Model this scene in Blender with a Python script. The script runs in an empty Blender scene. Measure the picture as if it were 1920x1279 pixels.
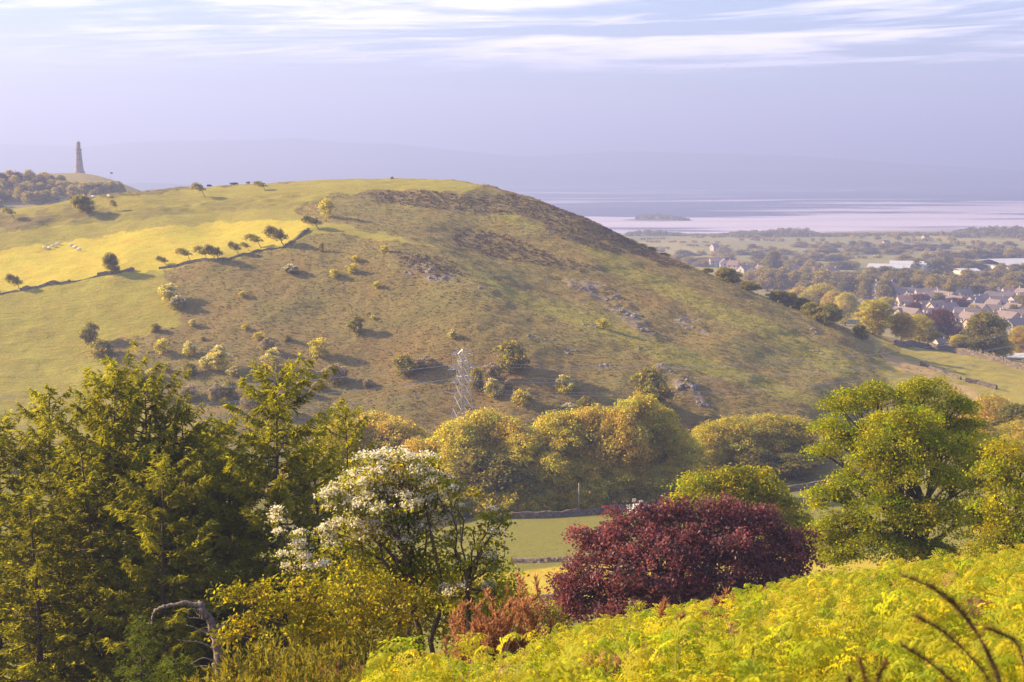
import bpy, math, random
import numpy as np
from mathutils import Vector

# ------------------------------------------------------------------ camera, sky, sun, exposure
SC = bpy.context.scene
COL = SC.collection
F = 2666.67                      # focal length in photo pixels (50 mm on 36 mm, 1920 px)
CX, CY, HOR = 960.0, 639.5, 312.0
CAMZ = 120.0                     # eye height above the tidal bay (z = 0)
PITCH = math.atan((CY - HOR) / F)
cam_d = bpy.data.cameras.new('camera')
cam = bpy.data.objects.new('camera', cam_d)
COL.objects.link(cam)
cam_d.sensor_width = 36.0
cam_d.lens = 50.0
cam_d.clip_start = 0.2
cam_d.clip_end = 60000.0
cam.location = (0, 0, CAMZ)
cam.rotation_euler = (math.pi / 2 - PITCH, 0, 0)
cam_d.dof.use_dof = True
cam_d.dof.focus_distance = 95.0
cam_d.dof.aperture_fstop = 5.6
SC.camera = cam

SUN_AZ = math.radians(77)        # left of the view direction, beyond the hill
SUN_EL = math.radians(25.5)
SUN_STRENGTH = 5.0
SKY_STRENGTH = 0.062
HAZE_DENSITY = 3.0e-4
EXPOSURE = 1.7
sun_vec = Vector((-math.sin(SUN_AZ) * math.cos(SUN_EL), math.cos(SUN_AZ) * math.cos(SUN_EL), math.sin(SUN_EL)))
sd = bpy.data.lights.new('sun', 'SUN')
sd.energy = SUN_STRENGTH
sd.angle = math.radians(0.6)
sd.color = (1.0, 0.75, 0.43)
so = bpy.data.objects.new('sun', sd)
COL.objects.link(so)
so.rotation_euler = sun_vec.to_track_quat('Z', 'Y').to_euler()
so.location = (-300, 200, 500)

W = bpy.data.worlds.new('World')
SC.world = W
W.use_nodes = True
wn, wl = W.node_tree.nodes, W.node_tree.links
wn.clear()


def wnode(t, **kw):
    n = wn.new(t)
    for k, v in kw.items():
        setattr(n, k, v)
    return n


def wmath(op, a, b=None, c=None):
    n = wn.new('ShaderNodeMath')
    n.operation = op
    for i, v in enumerate((a, b, c)):
        if v is None:
            continue
        if isinstance(v, (int, float)):
            n.inputs[i].default_value = v
        else:
            wl.new(v, n.inputs[i])
    return n.outputs[0]


sky = wnode('ShaderNodeTexSky', sky_type='NISHITA')
sky.sun_disc = False
sky.sun_elevation = SUN_EL
sky.sun_rotation = -SUN_AZ       # measured from +Y, clockwise
sky.altitude = 100
sky.air_density = 1.6
sky.dust_density = 0.4
sky.ozone_density = 4.0
tc = wnode('ShaderNodeTexCoord')
sep = wnode('ShaderNodeSeparateXYZ')
wl.new(tc.outputs['Generated'], sep.inputs[0])
zc = wmath('MAXIMUM', sep.outputs[2], 0.03)
px_ = wmath('DIVIDE', sep.outputs[0], zc)      # where the view ray meets a flat cloud layer
py_ = wmath('DIVIDE', sep.outputs[1], zc)
rad = wmath('SQRT', wmath('ADD', wmath('MULTIPLY', px_, px_), wmath('MULTIPLY', py_, py_)))
along = wmath('SUBTRACT', wmath('MULTIPLY', px_, 0.85), wmath('MULTIPLY', py_, 0.52))
across = wmath('ADD', wmath('MULTIPLY', px_, 0.52), wmath('MULTIPLY', py_, 0.85))


def cloud_noise(sa, sb, z, det, dist):
    c = wnode('ShaderNodeCombineXYZ')
    wl.new(wmath('MULTIPLY', along, sa), c.inputs[0])
    wl.new(wmath('MULTIPLY', across, sb), c.inputs[1])
    c.inputs[2].default_value = z
    q = wnode('ShaderNodeTexNoise')
    q.inputs['Scale'].default_value = 1.0
    q.inputs['Detail'].default_value = det
    q.inputs['Roughness'].default_value = 0.6
    q.inputs['Distortion'].default_value = dist
    wl.new(c.outputs[0], q.inputs['Vector'])
    return q.outputs[0]


def sstep(v, a, b):
    r = wnode('ShaderNodeMapRange', interpolation_type='SMOOTHSTEP')
    wl.new(v, r.inputs[0])
    r.inputs[1].default_value = a
    r.inputs[2].default_value = b
    return r.outputs[0]


big = cloud_noise(0.20, 0.27, 5.2, 5, 0.9)          # broad cirrus sheets
fine = cloud_noise(0.70, 1.25, 1.7, 10, 1.2)          # combed fibres inside them
dens = wmath('ADD', wmath('MULTIPLY', big, 0.72), wmath('MULTIPLY', fine, 0.28))
reach = wmath('ADD', rad, wmath('MULTIPLY', wmath('SUBTRACT', big, 0.5), -9.0))
cl = wmath('MULTIPLY', wmath('MULTIPLY', sstep(dens, 0.45, 0.61), sstep(reach, 16.5, 11.0)), 0.85)
tintn = wnode('ShaderNodeMix', data_type='RGBA')
tintn.blend_type = 'MULTIPLY'
tintn.inputs[0].default_value = 1.0
wl.new(sky.outputs[0], tintn.inputs[6])
tintn.inputs[7].default_value = (0.72, 0.86, 1.28, 1)
mixc = wnode('ShaderNodeMix', data_type='RGBA')
wl.new(cl, mixc.inputs[0])
wl.new(tintn.outputs[2], mixc.inputs[6])
mixc.inputs[7].default_value = (13.0, 11.8, 12.8, 1)
bg = wnode('ShaderNodeBackground')
bg.inputs[1].default_value = SKY_STRENGTH
wl.new(mixc.outputs[2], bg.inputs[0])
wo = wnode('ShaderNodeOutputWorld')
wl.new(bg.outputs[0], wo.inputs[0])

vs = SC.view_settings
vs.view_transform = 'Standard'
vs.look = 'None'
vs.exposure = EXPOSURE
vs.gamma = 1.0
vs.use_curve_mapping = False
cy = SC.cycles
cy.max_bounces = 4
cy.diffuse_bounces = 2
cy.glossy_bounces = 2
cy.transmission_bounces = 3
cy.volume_bounces = 0
cy.transparent_max_bounces = 4
cy.caustics_reflective = False
cy.caustics_refractive = False
cy.sample_clamp_indirect = 4.0

# ------------------------------------------------------------------ pixel <-> world
cp, sp_ = math.cos(PITCH), math.sin(PITCH)


def ray(px, py):
    a, b = (px - CX) / F, (CY - py) / F
    return np.array((a, cp + b * sp_, -sp_ + b * cp))


def at(px, py, Y):
    d = ray(px, py)
    return np.array((d[0] * Y / d[1], Y, CAMZ + d[2] * Y / d[1]))


def project(x, y, z):
    dz = z - CAMZ
    fw = y * cp - dz * sp_
    up = y * sp_ + dz * cp
    return CX + F * x / fw, CY - F * up / fw


def mpp(Y):
    return Y / F * 1.02


# ------------------------------------------------------------------ noise
def _hash(ix, iy, seed):
    h = (ix.astype(np.int64) * 374761393 + iy.astype(np.int64) * 668265263 + seed * 974711) & 0xffffffff
    h = ((h ^ (h >> 13)) * 1274126177) & 0xffffffff
    h = (h ^ (h >> 16)) & 0xffffffff
    return h.astype(np.float64) / 4294967295.0


def vnoise(x, y, seed=0):
    ix, iy = np.floor(x), np.floor(y)
    fx, fy = x - ix, y - iy
    fx = fx * fx * (3 - 2 * fx)
    fy = fy * fy * (3 - 2 * fy)
    a, b = _hash(ix, iy, seed), _hash(ix + 1, iy, seed)
    c, d = _hash(ix, iy + 1, seed), _hash(ix + 1, iy + 1, seed)
    return (a + (b - a) * fx) * (1 - fy) + (c + (d - c) * fx) * fy


def fbm(x, y, seed=0, octv=4):
    s, a, t = 0.0, 1.0, 0.0
    for o in range(octv):
        s = s + a * (vnoise(x * 2 ** o, y * 2 ** o, seed + o * 17) - 0.5)
        t += a
        a *= 0.5
    return s / t * 2.0


def in_poly(px, py, poly):
    r = np.zeros(px.shape, bool)
    n = len(poly)
    j = n - 1
    for i in range(n):
        xi, yi = poly[i]
        xj, yj = poly[j]
        c = ((yi > py) != (yj > py)) & (px < (xj - xi) * (py - yi) / (yj - yi + 1e-12) + xi)
        r ^= c
        j = i
    return r


# ------------------------------------------------------------------ objects and tags
def tag(o, label, cat, group=None):
    o['label'] = label
    o['category'] = cat
    if group:
        o['group'] = group
    return o


def empty(name, loc, label, cat, group=None, rz=0.0, s=1.0):
    o = bpy.data.objects.new(name, None)
    COL.objects.link(o)
    o.location = loc
    o.rotation_euler = (0, 0, rz)
    o.scale = (s, s, s) if isinstance(s, (int, float)) else s
    o.empty_display_size = 0.3
    return tag(o, label, cat, group)


def link(name, me, parent=None, loc=None, rz=0.0, s=None):
    o = bpy.data.objects.new(name, me)
    COL.objects.link(o)
    if parent is not None:
        o.parent = parent
    if loc is not None:
        o.location = loc
    if rz:
        o.rotation_euler = (0, 0, rz)
    if s is not None:
        o.scale = (s, s, s) if isinstance(s, (int, float)) else s
    return o


def mesh(name, V, faces, mat, tint=None, smooth=False):
    """faces: list of int arrays (n,3) or (n,4)"""
    me = bpy.data.meshes.new(name)
    V = np.asarray(V, np.float32)
    faces = [np.asarray(f, np.int32) for f in (faces if isinstance(faces, list) else [faces]) if len(f)]
    loops = np.concatenate([f.ravel() for f in faces])
    tot = np.concatenate([np.full(len(f), f.shape[1], np.int32) for f in faces])
    start = np.concatenate(([0], np.cumsum(tot)[:-1])).astype(np.int32)
    me.vertices.add(len(V))
    me.vertices.foreach_set('co', V.ravel())
    me.loops.add(len(loops))
    me.loops.foreach_set('vertex_index', loops)
    me.polygons.add(len(tot))
    me.polygons.foreach_set('loop_start', start)
    me.polygons.foreach_set('loop_total', tot)
    me.polygons.foreach_set('use_smooth', np.full(len(tot), smooth, bool))
    if tint is not None:
        t = np.asarray(tint, np.float32)
        if t.ndim == 1:
            t = np.repeat(t[:, None], 3, 1)
        if t.shape[1] == 3:
            t = np.concatenate([t, np.ones((len(t), 1), np.float32)], 1)
        a = me.color_attributes.new('tint', 'FLOAT_COLOR', 'POINT')
        a.data.foreach_set('color', t.astype(np.float32).ravel())
    me.update(calc_edges=True)
    for m in (mat if isinstance(mat, (list, tuple)) else [mat]):
        me.materials.append(m)
    return me


class Geo:
    """collects boxes, tubes and quads into one mesh"""
    def __init__(self):
        self.V, self.Q, self.T, self.C, self.n = [], [], [], [], 0

    def add(self, V, Q=None, T=None, tint=1.0):
        V = np.asarray(V, float)
        self.V.append(V)
        if Q is not None and len(Q):
            self.Q.append(np.asarray(Q) + self.n)
        if T is not None and len(T):
            self.T.append(np.asarray(T) + self.n)
        t = np.ones((len(V), 3)) * (np.asarray(tint) if not np.isscalar(tint) else tint)
        self.C.append(t)
        self.n += len(V)

    def box(self, c, s, rz=0.0, tint=1.0):
        k = np.array([(-1, -1, -1), (1, -1, -1), (1, 1, -1), (-1, 1, -1), (-1, -1, 1), (1, -1, 1), (1, 1, 1), (-1, 1, 1)]) * 0.5 * np.array(s)
        ca, sa = math.cos(rz), math.sin(rz)
        k = np.stack([k[:, 0] * ca - k[:, 1] * sa, k[:, 0] * sa + k[:, 1] * ca, k[:, 2]], 1) + np.array(c)
        self.add(k, [(0, 3, 2, 1), (4, 5, 6, 7), (0, 1, 5, 4), (1, 2, 6, 5), (2, 3, 7, 6), (3, 0, 4, 7)], tint=tint)

    def tube(self, pts, radii, n=6, cap=True, tint=1.0):
        pts = np.asarray(pts, float)
        m = len(pts)
        radii = np.ones(m) * radii if np.isscalar(radii) else np.asarray(radii, float)
        t = np.gradient(pts, axis=0)
        t /= np.linalg.norm(t, axis=1, keepdims=True) + 1e-9
        ref = np.array((0, 0, 1.0)) if abs(t[0, 2]) < 0.9 else np.array((1.0, 0, 0))
        a = np.cross(t, ref)
        a /= np.linalg.norm(a, axis=1, keepdims=True) + 1e-9
        b = np.cross(t, a)
        th = np.arange(n) * 2 * math.pi / n
        V = pts[:, None, :] + radii[:, None, None] * (np.cos(th)[None, :, None] * a[:, None, :] + np.sin(th)[None, :, None] * b[:, None, :])
        V = V.reshape(-1, 3)
        i, j = np.meshgrid(np.arange(m - 1), np.arange(n), indexing='ij')
        j2 = (j + 1) % n
        Q = np.stack([i * n + j, i * n + j2, (i + 1) * n + j2, (i + 1) * n + j], -1).reshape(-1, 4)
        T = None
        if cap:
            V = np.concatenate([V, pts[:1], pts[-1:]])
            k = np.arange(n)
            T = np.concatenate([np.stack([np.full(n, m * n), (k + 1) % n, k], 1),
                                np.stack([np.full(n, m * n + 1), (m - 1) * n + k, (m - 1) * n + (k + 1) % n], 1)])
        self.add(V, Q, T, tint)

    def lathe(self, prof, n=24, tint=1.0):
        prof = np.asarray(prof, float)
        m = len(prof)
        th = np.arange(n) * 2 * math.pi / n
        V = np.stack([prof[:, None, 0] * np.cos(th), prof[:, None, 0] * np.sin(th), prof[:, None, 1] + 0 * th], -1).reshape(-1, 3)
        i, j = np.meshgrid(np.arange(m - 1), np.arange(n), indexing='ij')
        j2 = (j + 1) % n
        self.add(V, np.stack([i * n + j, i * n + j2, (i + 1) * n + j2, (i + 1) * n + j], -1).reshape(-1, 4), tint=tint)

    def build(self, name, mat, smooth=False):
        f = []
        if self.Q:
            f.append(np.concatenate(self.Q))
        if self.T:
            f.append(np.concatenate(self.T))
        return mesh(name, np.concatenate(self.V), f, mat, np.concatenate(self.C), smooth)


# ------------------------------------------------------------------ materials
def new_mat(name):
    m = bpy.data.materials.new(name)
    m.use_nodes = True
    nt = m.node_tree
    nt.nodes.clear()
    return m, nt.nodes, nt.links


def leaf_mat(name, col, trans=None, mixf=0.45, rough=0.6, spec=0.08):
    m, n, l = new_mat(name)
    at_ = n.new('ShaderNodeAttribute')
    at_.attribute_name = 'tint'
    mu = n.new('ShaderNodeMix'); mu.data_type = 'RGBA'; mu.blend_type = 'MULTIPLY'
    mu.inputs[0].default_value = 1.0
    l.new(at_.outputs['Color'], mu.inputs[6])
    mu.inputs[7].default_value = (*col, 1)
    mt = n.new('ShaderNodeMix'); mt.data_type = 'RGBA'; mt.blend_type = 'MULTIPLY'
    mt.inputs[0].default_value = 1.0
    l.new(at_.outputs['Color'], mt.inputs[6])
    mt.inputs[7].default_value = (*(trans or (col[0] * 1.5, col[1] * 1.5, col[2] * 0.8)), 1)
    p = n.new('ShaderNodeBsdfPrincipled')
    p.inputs['Roughness'].default_value = rough
    p.inputs['Specular IOR Level'].default_value = spec
    l.new(mu.outputs[2], p.inputs['Base Color'])
    t = n.new('ShaderNodeBsdfTranslucent')
    l.new(mt.outputs[2], t.inputs[0])
    mx = n.new('ShaderNodeMixShader')
    mx.inputs[0].default_value = mixf
    l.new(p.outputs[0], mx.inputs[1]); l.new(t.outputs[0], mx.inputs[2])
    o = n.new('ShaderNodeOutputMaterial')
    l.new(mx.outputs[0], o.inputs[0])
    return m


def solid_mat(name, col, rough=0.8, var=0.35, scale=4.0, bump=0.3, metal=0.0, spec=0.3, stretch=(1, 1, 1), tint=True):
    m, n, l = new_mat(name)
    tcn = n.new('ShaderNodeTexCoord')
    mp = n.new('ShaderNodeMapping')
    mp.inputs['Scale'].default_value = stretch
    l.new(tcn.outputs['Object'], mp.inputs[0])
    nz = n.new('ShaderNodeTexNoise')
    nz.inputs['Scale'].default_value = scale
    nz.inputs['Detail'].default_value = 5
    l.new(mp.outputs[0], nz.inputs['Vector'])
    mr = n.new('ShaderNodeMapRange')
    mr.inputs[1].default_value = 0.25; mr.inputs[2].default_value = 0.75
    mr.inputs[3].default_value = 1 - var; mr.inputs[4].default_value = 1 + var
    l.new(nz.outputs[0], mr.inputs[0])
    mu = n.new('ShaderNodeMix'); mu.data_type = 'RGBA'; mu.blend_type = 'MULTIPLY'
    mu.inputs[0].default_value = 1.0
    mu.inputs[6].default_value = (*col, 1)
    l.new(mr.outputs[0], mu.inputs[7])
    out = mu.outputs[2]
    if tint:
        at_ = n.new('ShaderNodeAttribute'); at_.attribute_name = 'tint'
        m2 = n.new('ShaderNodeMix'); m2.data_type = 'RGBA'; m2.blend_type = 'MULTIPLY'
        m2.inputs[0].default_value = 1.0
        l.new(out, m2.inputs[6]); l.new(at_.outputs['Color'], m2.inputs[7])
        out = m2.outputs[2]
    p = n.new('ShaderNodeBsdfPrincipled')
    p.inputs['Roughness'].default_value = rough
    p.inputs['Metallic'].default_value = metal
    p.inputs['Specular IOR Level'].default_value = spec
    l.new(out, p.inputs['Base Color'])
    if bump:
        b = n.new('ShaderNodeBump')
        b.inputs['Strength'].default_value = bump
        b.inputs['Distance'].default_value = 0.1
        l.new(nz.outputs[0], b.inputs['Height'])
        l.new(b.outputs[0], p.inputs['Normal'])
    o = n.new('ShaderNodeOutputMaterial')
    l.new(p.outputs[0], o.inputs[0])
    return m


M = {}
M['bark'] = solid_mat('bark', (0.075, 0.052, 0.035), 0.9, 0.45, 6, 0.6, stretch=(1, 1, 0.25))
M['bark_far'] = solid_mat('bark_far', (0.09, 0.065, 0.05), 0.9, 0.3, 3, 0.0)
M['deadwood'] = solid_mat('deadwood', (0.17, 0.135, 0.12), 0.85, 0.5, 14, 0.8, stretch=(1, 1, 0.2))
M['larch'] = leaf_mat('larch_needle', (0.165, 0.172, 0.012), (0.52, 0.48, 0.014), 0.5)
M['spruce'] = leaf_mat('young_larch_needle', (0.11, 0.145, 0.018), (0.26, 0.30, 0.02), 0.42)
M['ivy'] = leaf_mat('ivy_leaf', (0.022, 0.045, 0.014), (0.03, 0.06, 0.01), 0.2)
M['thorn'] = leaf_mat('hawthorn_leaf', (0.135, 0.145, 0.014), (0.46, 0.42, 0.016), 0.5)
M['blossom'] = leaf_mat('hawthorn_blossom', (0.84, 0.80, 0.66), (0.84, 0.76, 0.52), 0.5)
M['dusk'] = leaf_mat('fading_blossom', (0.60, 0.48, 0.40), (0.58, 0.42, 0.30), 0.45)
M['shrub'] = leaf_mat('shrub_leaf', (0.175, 0.165, 0.012), (0.56, 0.45, 0.016), 0.5)
M['syc'] = leaf_mat('sycamore_leaf', (0.150, 0.170, 0.008), (0.62, 0.60, 0.008), 0.52)
M['syc2'] = leaf_mat('maple_leaf', (0.185, 0.185, 0.008), (0.62, 0.57, 0.010), 0.52)
M['beech'] = leaf_mat('copper_leaf', (0.135, 0.050, 0.050), (0.32, 0.075, 0.062), 0.42, 0.45, 0.3)
M['mid'] = leaf_mat('valley_leaf', (0.29, 0.26, 0.040), (0.84, 0.72, 0.06), 0.56)
M['mid2'] = leaf_mat('valley_bronze_leaf', (0.32, 0.25, 0.050), (0.86, 0.66, 0.08), 0.56)
M['midd'] = leaf_mat('valley_dark_leaf', (0.165, 0.152, 0.036), (0.46, 0.39, 0.045), 0.5)
M['far'] = leaf_mat('far_leaf', (0.215, 0.180, 0.040), (0.62, 0.47, 0.06), 0.5)
M['fard'] = leaf_mat('far_dark_leaf', (0.145, 0.125, 0.040), (0.36, 0.29, 0.05), 0.45)
M['farp'] = leaf_mat('far_copper_leaf', (0.105, 0.050, 0.038), (0.20, 0.065, 0.04), 0.4)
M['gorse'] = leaf_mat('gorse_spine', (0.150, 0.140, 0.018), (0.40, 0.32, 0.02), 0.4)
M['deadgorse'] = leaf_mat('dead_gorse_spine', (0.38, 0.185, 0.085), (0.50, 0.23, 0.09), 0.35)
M['bracken'] = leaf_mat('bracken_frond', (0.262, 0.258, 0.020), (0.66, 0.58, 0.024), 0.5)
bm_nodes = M['bracken'].node_tree
oi = bm_nodes.nodes.new('ShaderNodeObjectInfo')
mrb = bm_nodes.nodes.new('ShaderNodeValToRGB')      # fronds range from green to yellow
mrb.color_ramp.elements[0].color = (0.58, 0.82, 0.7, 1)
mrb.color_ramp.elements[1].color = (1.24, 1.08, 1.0, 1)
bm_nodes.links.new(oi.outputs['Random'], mrb.inputs[0])
for nd in [x for x in bm_nodes.nodes if x.type == 'MIX']:
    src = nd.inputs[6].links[0].from_socket
    mm = bm_nodes.nodes.new('ShaderNodeMix'); mm.data_type = 'RGBA'; mm.blend_type = 'MULTIPLY'; mm.inputs[0].default_value = 1.0
    bm_nodes.links.new(src, mm.inputs[6]); bm_nodes.links.new(mrb.outputs[0], mm.inputs[7]); bm_nodes.links.new(mm.outputs[2], nd.inputs[6])
M['deadfrond'] = leaf_mat('dead_bracken', (0.30, 0.17, 0.075), (0.40, 0.2, 0.08), 0.35)
M['shoot'] = leaf_mat('gorse_shoot_spine', (0.15, 0.105, 0.035), (0.34, 0.22, 0.05), 0.4)
M['shootstem'] = solid_mat('gorse_shoot_stem', (0.13, 0.08, 0.045), 0.85, 0.3, 30, 0.3)
M['straw'] = leaf_mat('dry_stalk', (0.36, 0.26, 0.13), (0.3, 0.2, 0.1), 0.2)
M['tuft'] = leaf_mat('rough_grass_blade', (1, 1, 1), (1, 1, 1), 0.35, 0.8, 0.1)
M['stone'] = solid_mat('limestone', (0.19, 0.165, 0.155), 0.9, 0.45, 3, 0.6)
M['wall'] = solid_mat('wall_stone', (0.165, 0.135, 0.112), 0.9, 0.5, 2.0, 0.5)
M['tower'] = solid_mat('rendered_tower', (0.27, 0.22, 0.20), 0.85, 0.2, 0.6, 0.1)
M['towerdark'] = solid_mat('tower_opening', (0.03, 0.03, 0.035), 0.6, 0.1, 1, 0)
M['steel'] = solid_mat('galvanised_steel', (0.50, 0.48, 0.46), 0.5, 0.2, 2, 0, metal=0.35)
M['cable'] = solid_mat('aluminium_cable', (0.45, 0.44, 0.43), 0.5, 0.1, 2, 0, metal=0.3)
M['glass'] = solid_mat('window_glass', (0.05, 0.055, 0.06), 0.12, 0.1, 2, 0, spec=0.6)
M['wood'] = solid_mat('weathered_wood', (0.30, 0.25, 0.19), 0.85, 0.3, 5, 0.3)
M['wool'] = solid_mat('sheep_wool', (0.62, 0.57, 0.46), 0.95, 0.15, 8, 0.2)
M['hide'] = solid_mat('cattle_hide', (0.09, 0.045, 0.03), 0.8, 0.2, 2, 0)
M['cream'] = solid_mat('cream_panel', (0.72, 0.70, 0.50), 0.5, 0.08, 2, 0)
M['white'] = solid_mat('white_paint', (0.75, 0.74, 0.72), 0.5, 0.08, 2, 0)
M['flag'] = solid_mat('flag_cloth', (0.10, 0.09, 0.14), 0.8, 0.1, 2, 0)

# ------------------------------------------------------------------ terrain: one smooth surface through surveyed points
# (photo column, photo row, distance ahead in m) -> ground point
CTRL = [
    # near slope under the bracken
    (1900, 1330, 7), (1600, 1330, 8), (1300, 1335, 9), (1000, 1345, 10.5), (800, 1360, 12), (500, 1420, 14), (200, 1500, 16), (2200, 1300, 7), (-200, 1560, 16),
    (1900, 1175, 17), (1600, 1205, 17), (1300, 1240, 17), (1050, 1285, 17), (850, 1330, 18), (600, 1370, 22), (300, 1430, 28),
    (2100, 1062, 30), (1920, 1088, 31), (1700, 1108, 33), (1500, 1140, 33), (1300, 1185, 33), (1130, 1222, 33), (1000, 1242, 33), (900, 1262, 33), (800, 1275, 34), (600, 1335, 34), (400, 1370, 36), (100, 1430, 42),
    (1900, 1110, 45), (1600, 1160, 46), (1300, 1215, 46), (1000, 1255, 48), (750, 1300, 50), (400, 1390, 55), (100, 1425, 60), (-200, 1440, 60), (2200, 1080, 45),
    (1060, 1176, 82), (1280, 1196, 82), (1500, 1176, 86), (1720, 1156, 95), (1950, 1120, 95), (700, 1270, 75), (300, 1370, 80), (-100, 1370, 80), (2250, 1090, 95),
    # valley floor
    (1000, 1150, 120), (1350, 1120, 135), (1700, 1090, 140), (500, 1200, 120), (0, 1270, 120), (2000, 1060, 140),
    (1020, 1126, 150), (500, 1150, 150), (0, 1200, 150), (1000, 1092, 185), (500, 1110, 185), (0, 1130, 190), (1500, 1070, 185), (1900, 1040, 185),
    (1000, 1055, 207), (1000, 1020, 226), (500, 1050, 226), (0, 1040, 230), (1500, 1000, 230), (1900, 970, 230), (2300, 950, 230),
    (950, 976, 262), (1240, 958, 270), (1510, 920, 300), (460, 1000, 252), (50, 900, 300), (1900, 900, 290), (-300, 900, 300),
    # foot of the hill
    (700, 858, 328), (1000, 862, 325), (1300, 852, 335), (1600, 806, 368), (300, 812, 343), (0, 808, 343), (-300, 810, 343),
    # left column
    (0, 720, 372), (0, 640, 400), (0, 556, 426), (0, 480, 472), (0, 430, 499), (0, 396, 517), (-300, 720, 372), (-300, 560, 430), (-300, 420, 510),
    (100, 600, 410), (100, 535, 430), (100, 470, 477), (100, 420, 504), (100, 384, 524), (160, 640, 396), (160, 690, 380),
    (213, 514, 433), (200, 455, 480), (200, 402, 514), (200, 372, 532), (240, 590, 408), (250, 650, 388), (250, 730, 366),
    (400, 483, 438), (400, 455, 468), (400, 430, 492), (400, 410, 506), (400, 385, 520), (400, 350, 549), (400, 560, 412), (400, 640, 388), (400, 730, 360),
    (575, 433, 462), (560, 410, 490), (560, 385, 510), (560, 340, 562), (600, 500, 428), (600, 600, 398), (600, 700, 370),
    (735, 335, 565), (735, 355, 540), (735, 400, 498), (700, 436, 462), (735, 500, 424), (735, 600, 394), (735, 700, 366), (735, 785, 343),
    # just behind the crest
    (350, 354.5, 545), (350, 362, 576), (450, 347, 552), (450, 353, 584), (800, 337, 563), (850, 340, 559), (50, 390, 521), (0, 406, 546), (100, 394, 552), (200, 381, 562), (300, 368, 570), (300, 361, 541), (400, 358, 580), (480, 344, 556), (500, 351, 588), (600, 346, 592), (640, 338, 566),
    # spur and gully
    (820, 466, 446), (900, 507, 430), (1000, 572, 409), (1100, 607, 397), (1240, 657, 384), (1400, 712, 374), (1550, 764, 368),
    (870, 462, 472), (950, 490, 462), (1050, 530, 448), (1150, 570, 434), (1280, 630, 412), (1420, 690, 392),
    (900, 600, 385), (1000, 680, 366), (1150, 720, 360), (1300, 770, 350), (1100, 790, 345), (900, 730, 357),
    # skyline of the hill and its right flank
    (900, 346, 552), (900, 400, 512), (1000, 373, 542), (1000, 440, 492), (1100, 411, 526), (1100, 490, 470), (1200, 461, 510), (1200, 540, 455), (1300, 502, 494), (1300, 590, 436), (1400, 547, 480), (1400, 640, 414), (1500, 593, 466), (1500, 690, 402), (1600, 641, 452), (1600, 740, 388),
    (1650, 662, 462), (1700, 690, 440), (1690, 650, 532), (1800, 664, 528), (1920, 692, 505), (1800, 702, 462), (1920, 732, 432), (1860, 742, 416), (1720, 735, 402), (1900, 800, 362), (1780, 790, 372), (2300, 760, 480), (2300, 850, 360),
]
# world points (x, y, z)
CTRLW = [
    (0, 1, 118.1), (-6, 1, 117.0), (6, 1, 118.9), (0, -8, 120.3), (-10, -8, 119), (10, -8, 121), (-14, 3, 115.5), (14, 3, 119.5),
    # behind the hill's skyline
    (-185, 560, 99), (-130, 580, 102), (-60, 640, 96), (0, 640, 92), (40, 620, 82), (90, 600, 70), (120, 590, 60), (150, 570, 52), (190, 600, 42), (250, 640, 36),
    (-300, 560, 96), (-240, 680, 70), (-120, 720, 66), (0, 760, 55), (120, 700, 40), (250, 760, 30), (400, 600, 36),
    (-450, 620, 80), (-520, 700, 70),
    # town plain
    (-100, 900, 40), (60, 900, 29), (200, 880, 26), (330, 880, 25), (480, 880, 25), (0, 1200, 24), (150, 1200, 20), (350, 1200, 19), (550, 1200, 19),
    (0, 1600, 15), (300, 1600, 13.5), (650, 1600, 13), (0, 2000, 8), (400, 2000, 7.5), (800, 2000, 8), (-400, 2000, 6),
    (0, 2420, 3.0), (300, 2440, 3.0), (600, 2470, 4.5), (950, 2520, 5.5), (1150, 2520, 7), (-500, 2400, 2.5), (0, 2700, -4), (500, 2750, -4), (1000, 2850, -4), (-600, 2700, -5), (1300, 2850, -4), (-1200, 2700, -5),
    (-1100, 2000, 8), (-900, 1600, 25), (-1000, 1200, 60),
    # tower hill
    (-320, 880, 93), (-260, 890, 97), (-350, 1000, 112), (-310, 1040, 112), (-300, 980, 101), (-369, 1214, 111.4), (-390, 1150, 112.3), (-344, 1205, 109.2), (-330, 1205, 104.5), (-316, 1205, 99.5),
    (-285, 1200, 91), (-230, 1180, 72), (-120, 1180, 40), (-470, 1100, 114), (-420, 880, 96), (-560, 1000, 105), (-370, 1400, 92), (-370, 1700, 40), (-250, 1450, 60), (-600, 1400, 90),
    (-200, 960, 70), (-230, 820, 80), (-330, 780, 82),
]


def ny(Y):
    return float(np.interp(Y, [0, 60, 95, 140, 185, 5000], [0, 85, 116, 151, 185, 5000]))


pts = [at(c[0], c[1], ny(c[2])) for c in CTRL] + [np.array(c, float) for c in CTRLW]
PT = np.array(pts)


def warp(x, y):
    yy = np.maximum(y + 12.0, 2.0)
    return np.stack([2.6 * x / yy, np.log(yy)], -1)


PW = warp(PT[:, 0], PT[:, 1])
nP = len(PW)


def tps(r2):
    return 0.5 * r2 * np.log(r2 + 1e-12)


K = tps(((PW[:, None, :] - PW[None, :, :]) ** 2).sum(-1)) + np.eye(nP) * 2e-5
A = np.zeros((nP + 3, nP + 3))
A[:nP, :nP] = K
A[:nP, nP] = 1
A[:nP, nP + 1:] = PW
A[nP:, :nP] = A[:nP, nP:].T
wts = np.linalg.solve(A, np.concatenate([PT[:, 2], np.zeros(3)]))


def smooth01(t):
    t = np.clip(t, 0, 1)
    return t * t * (3 - 2 * t)


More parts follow.
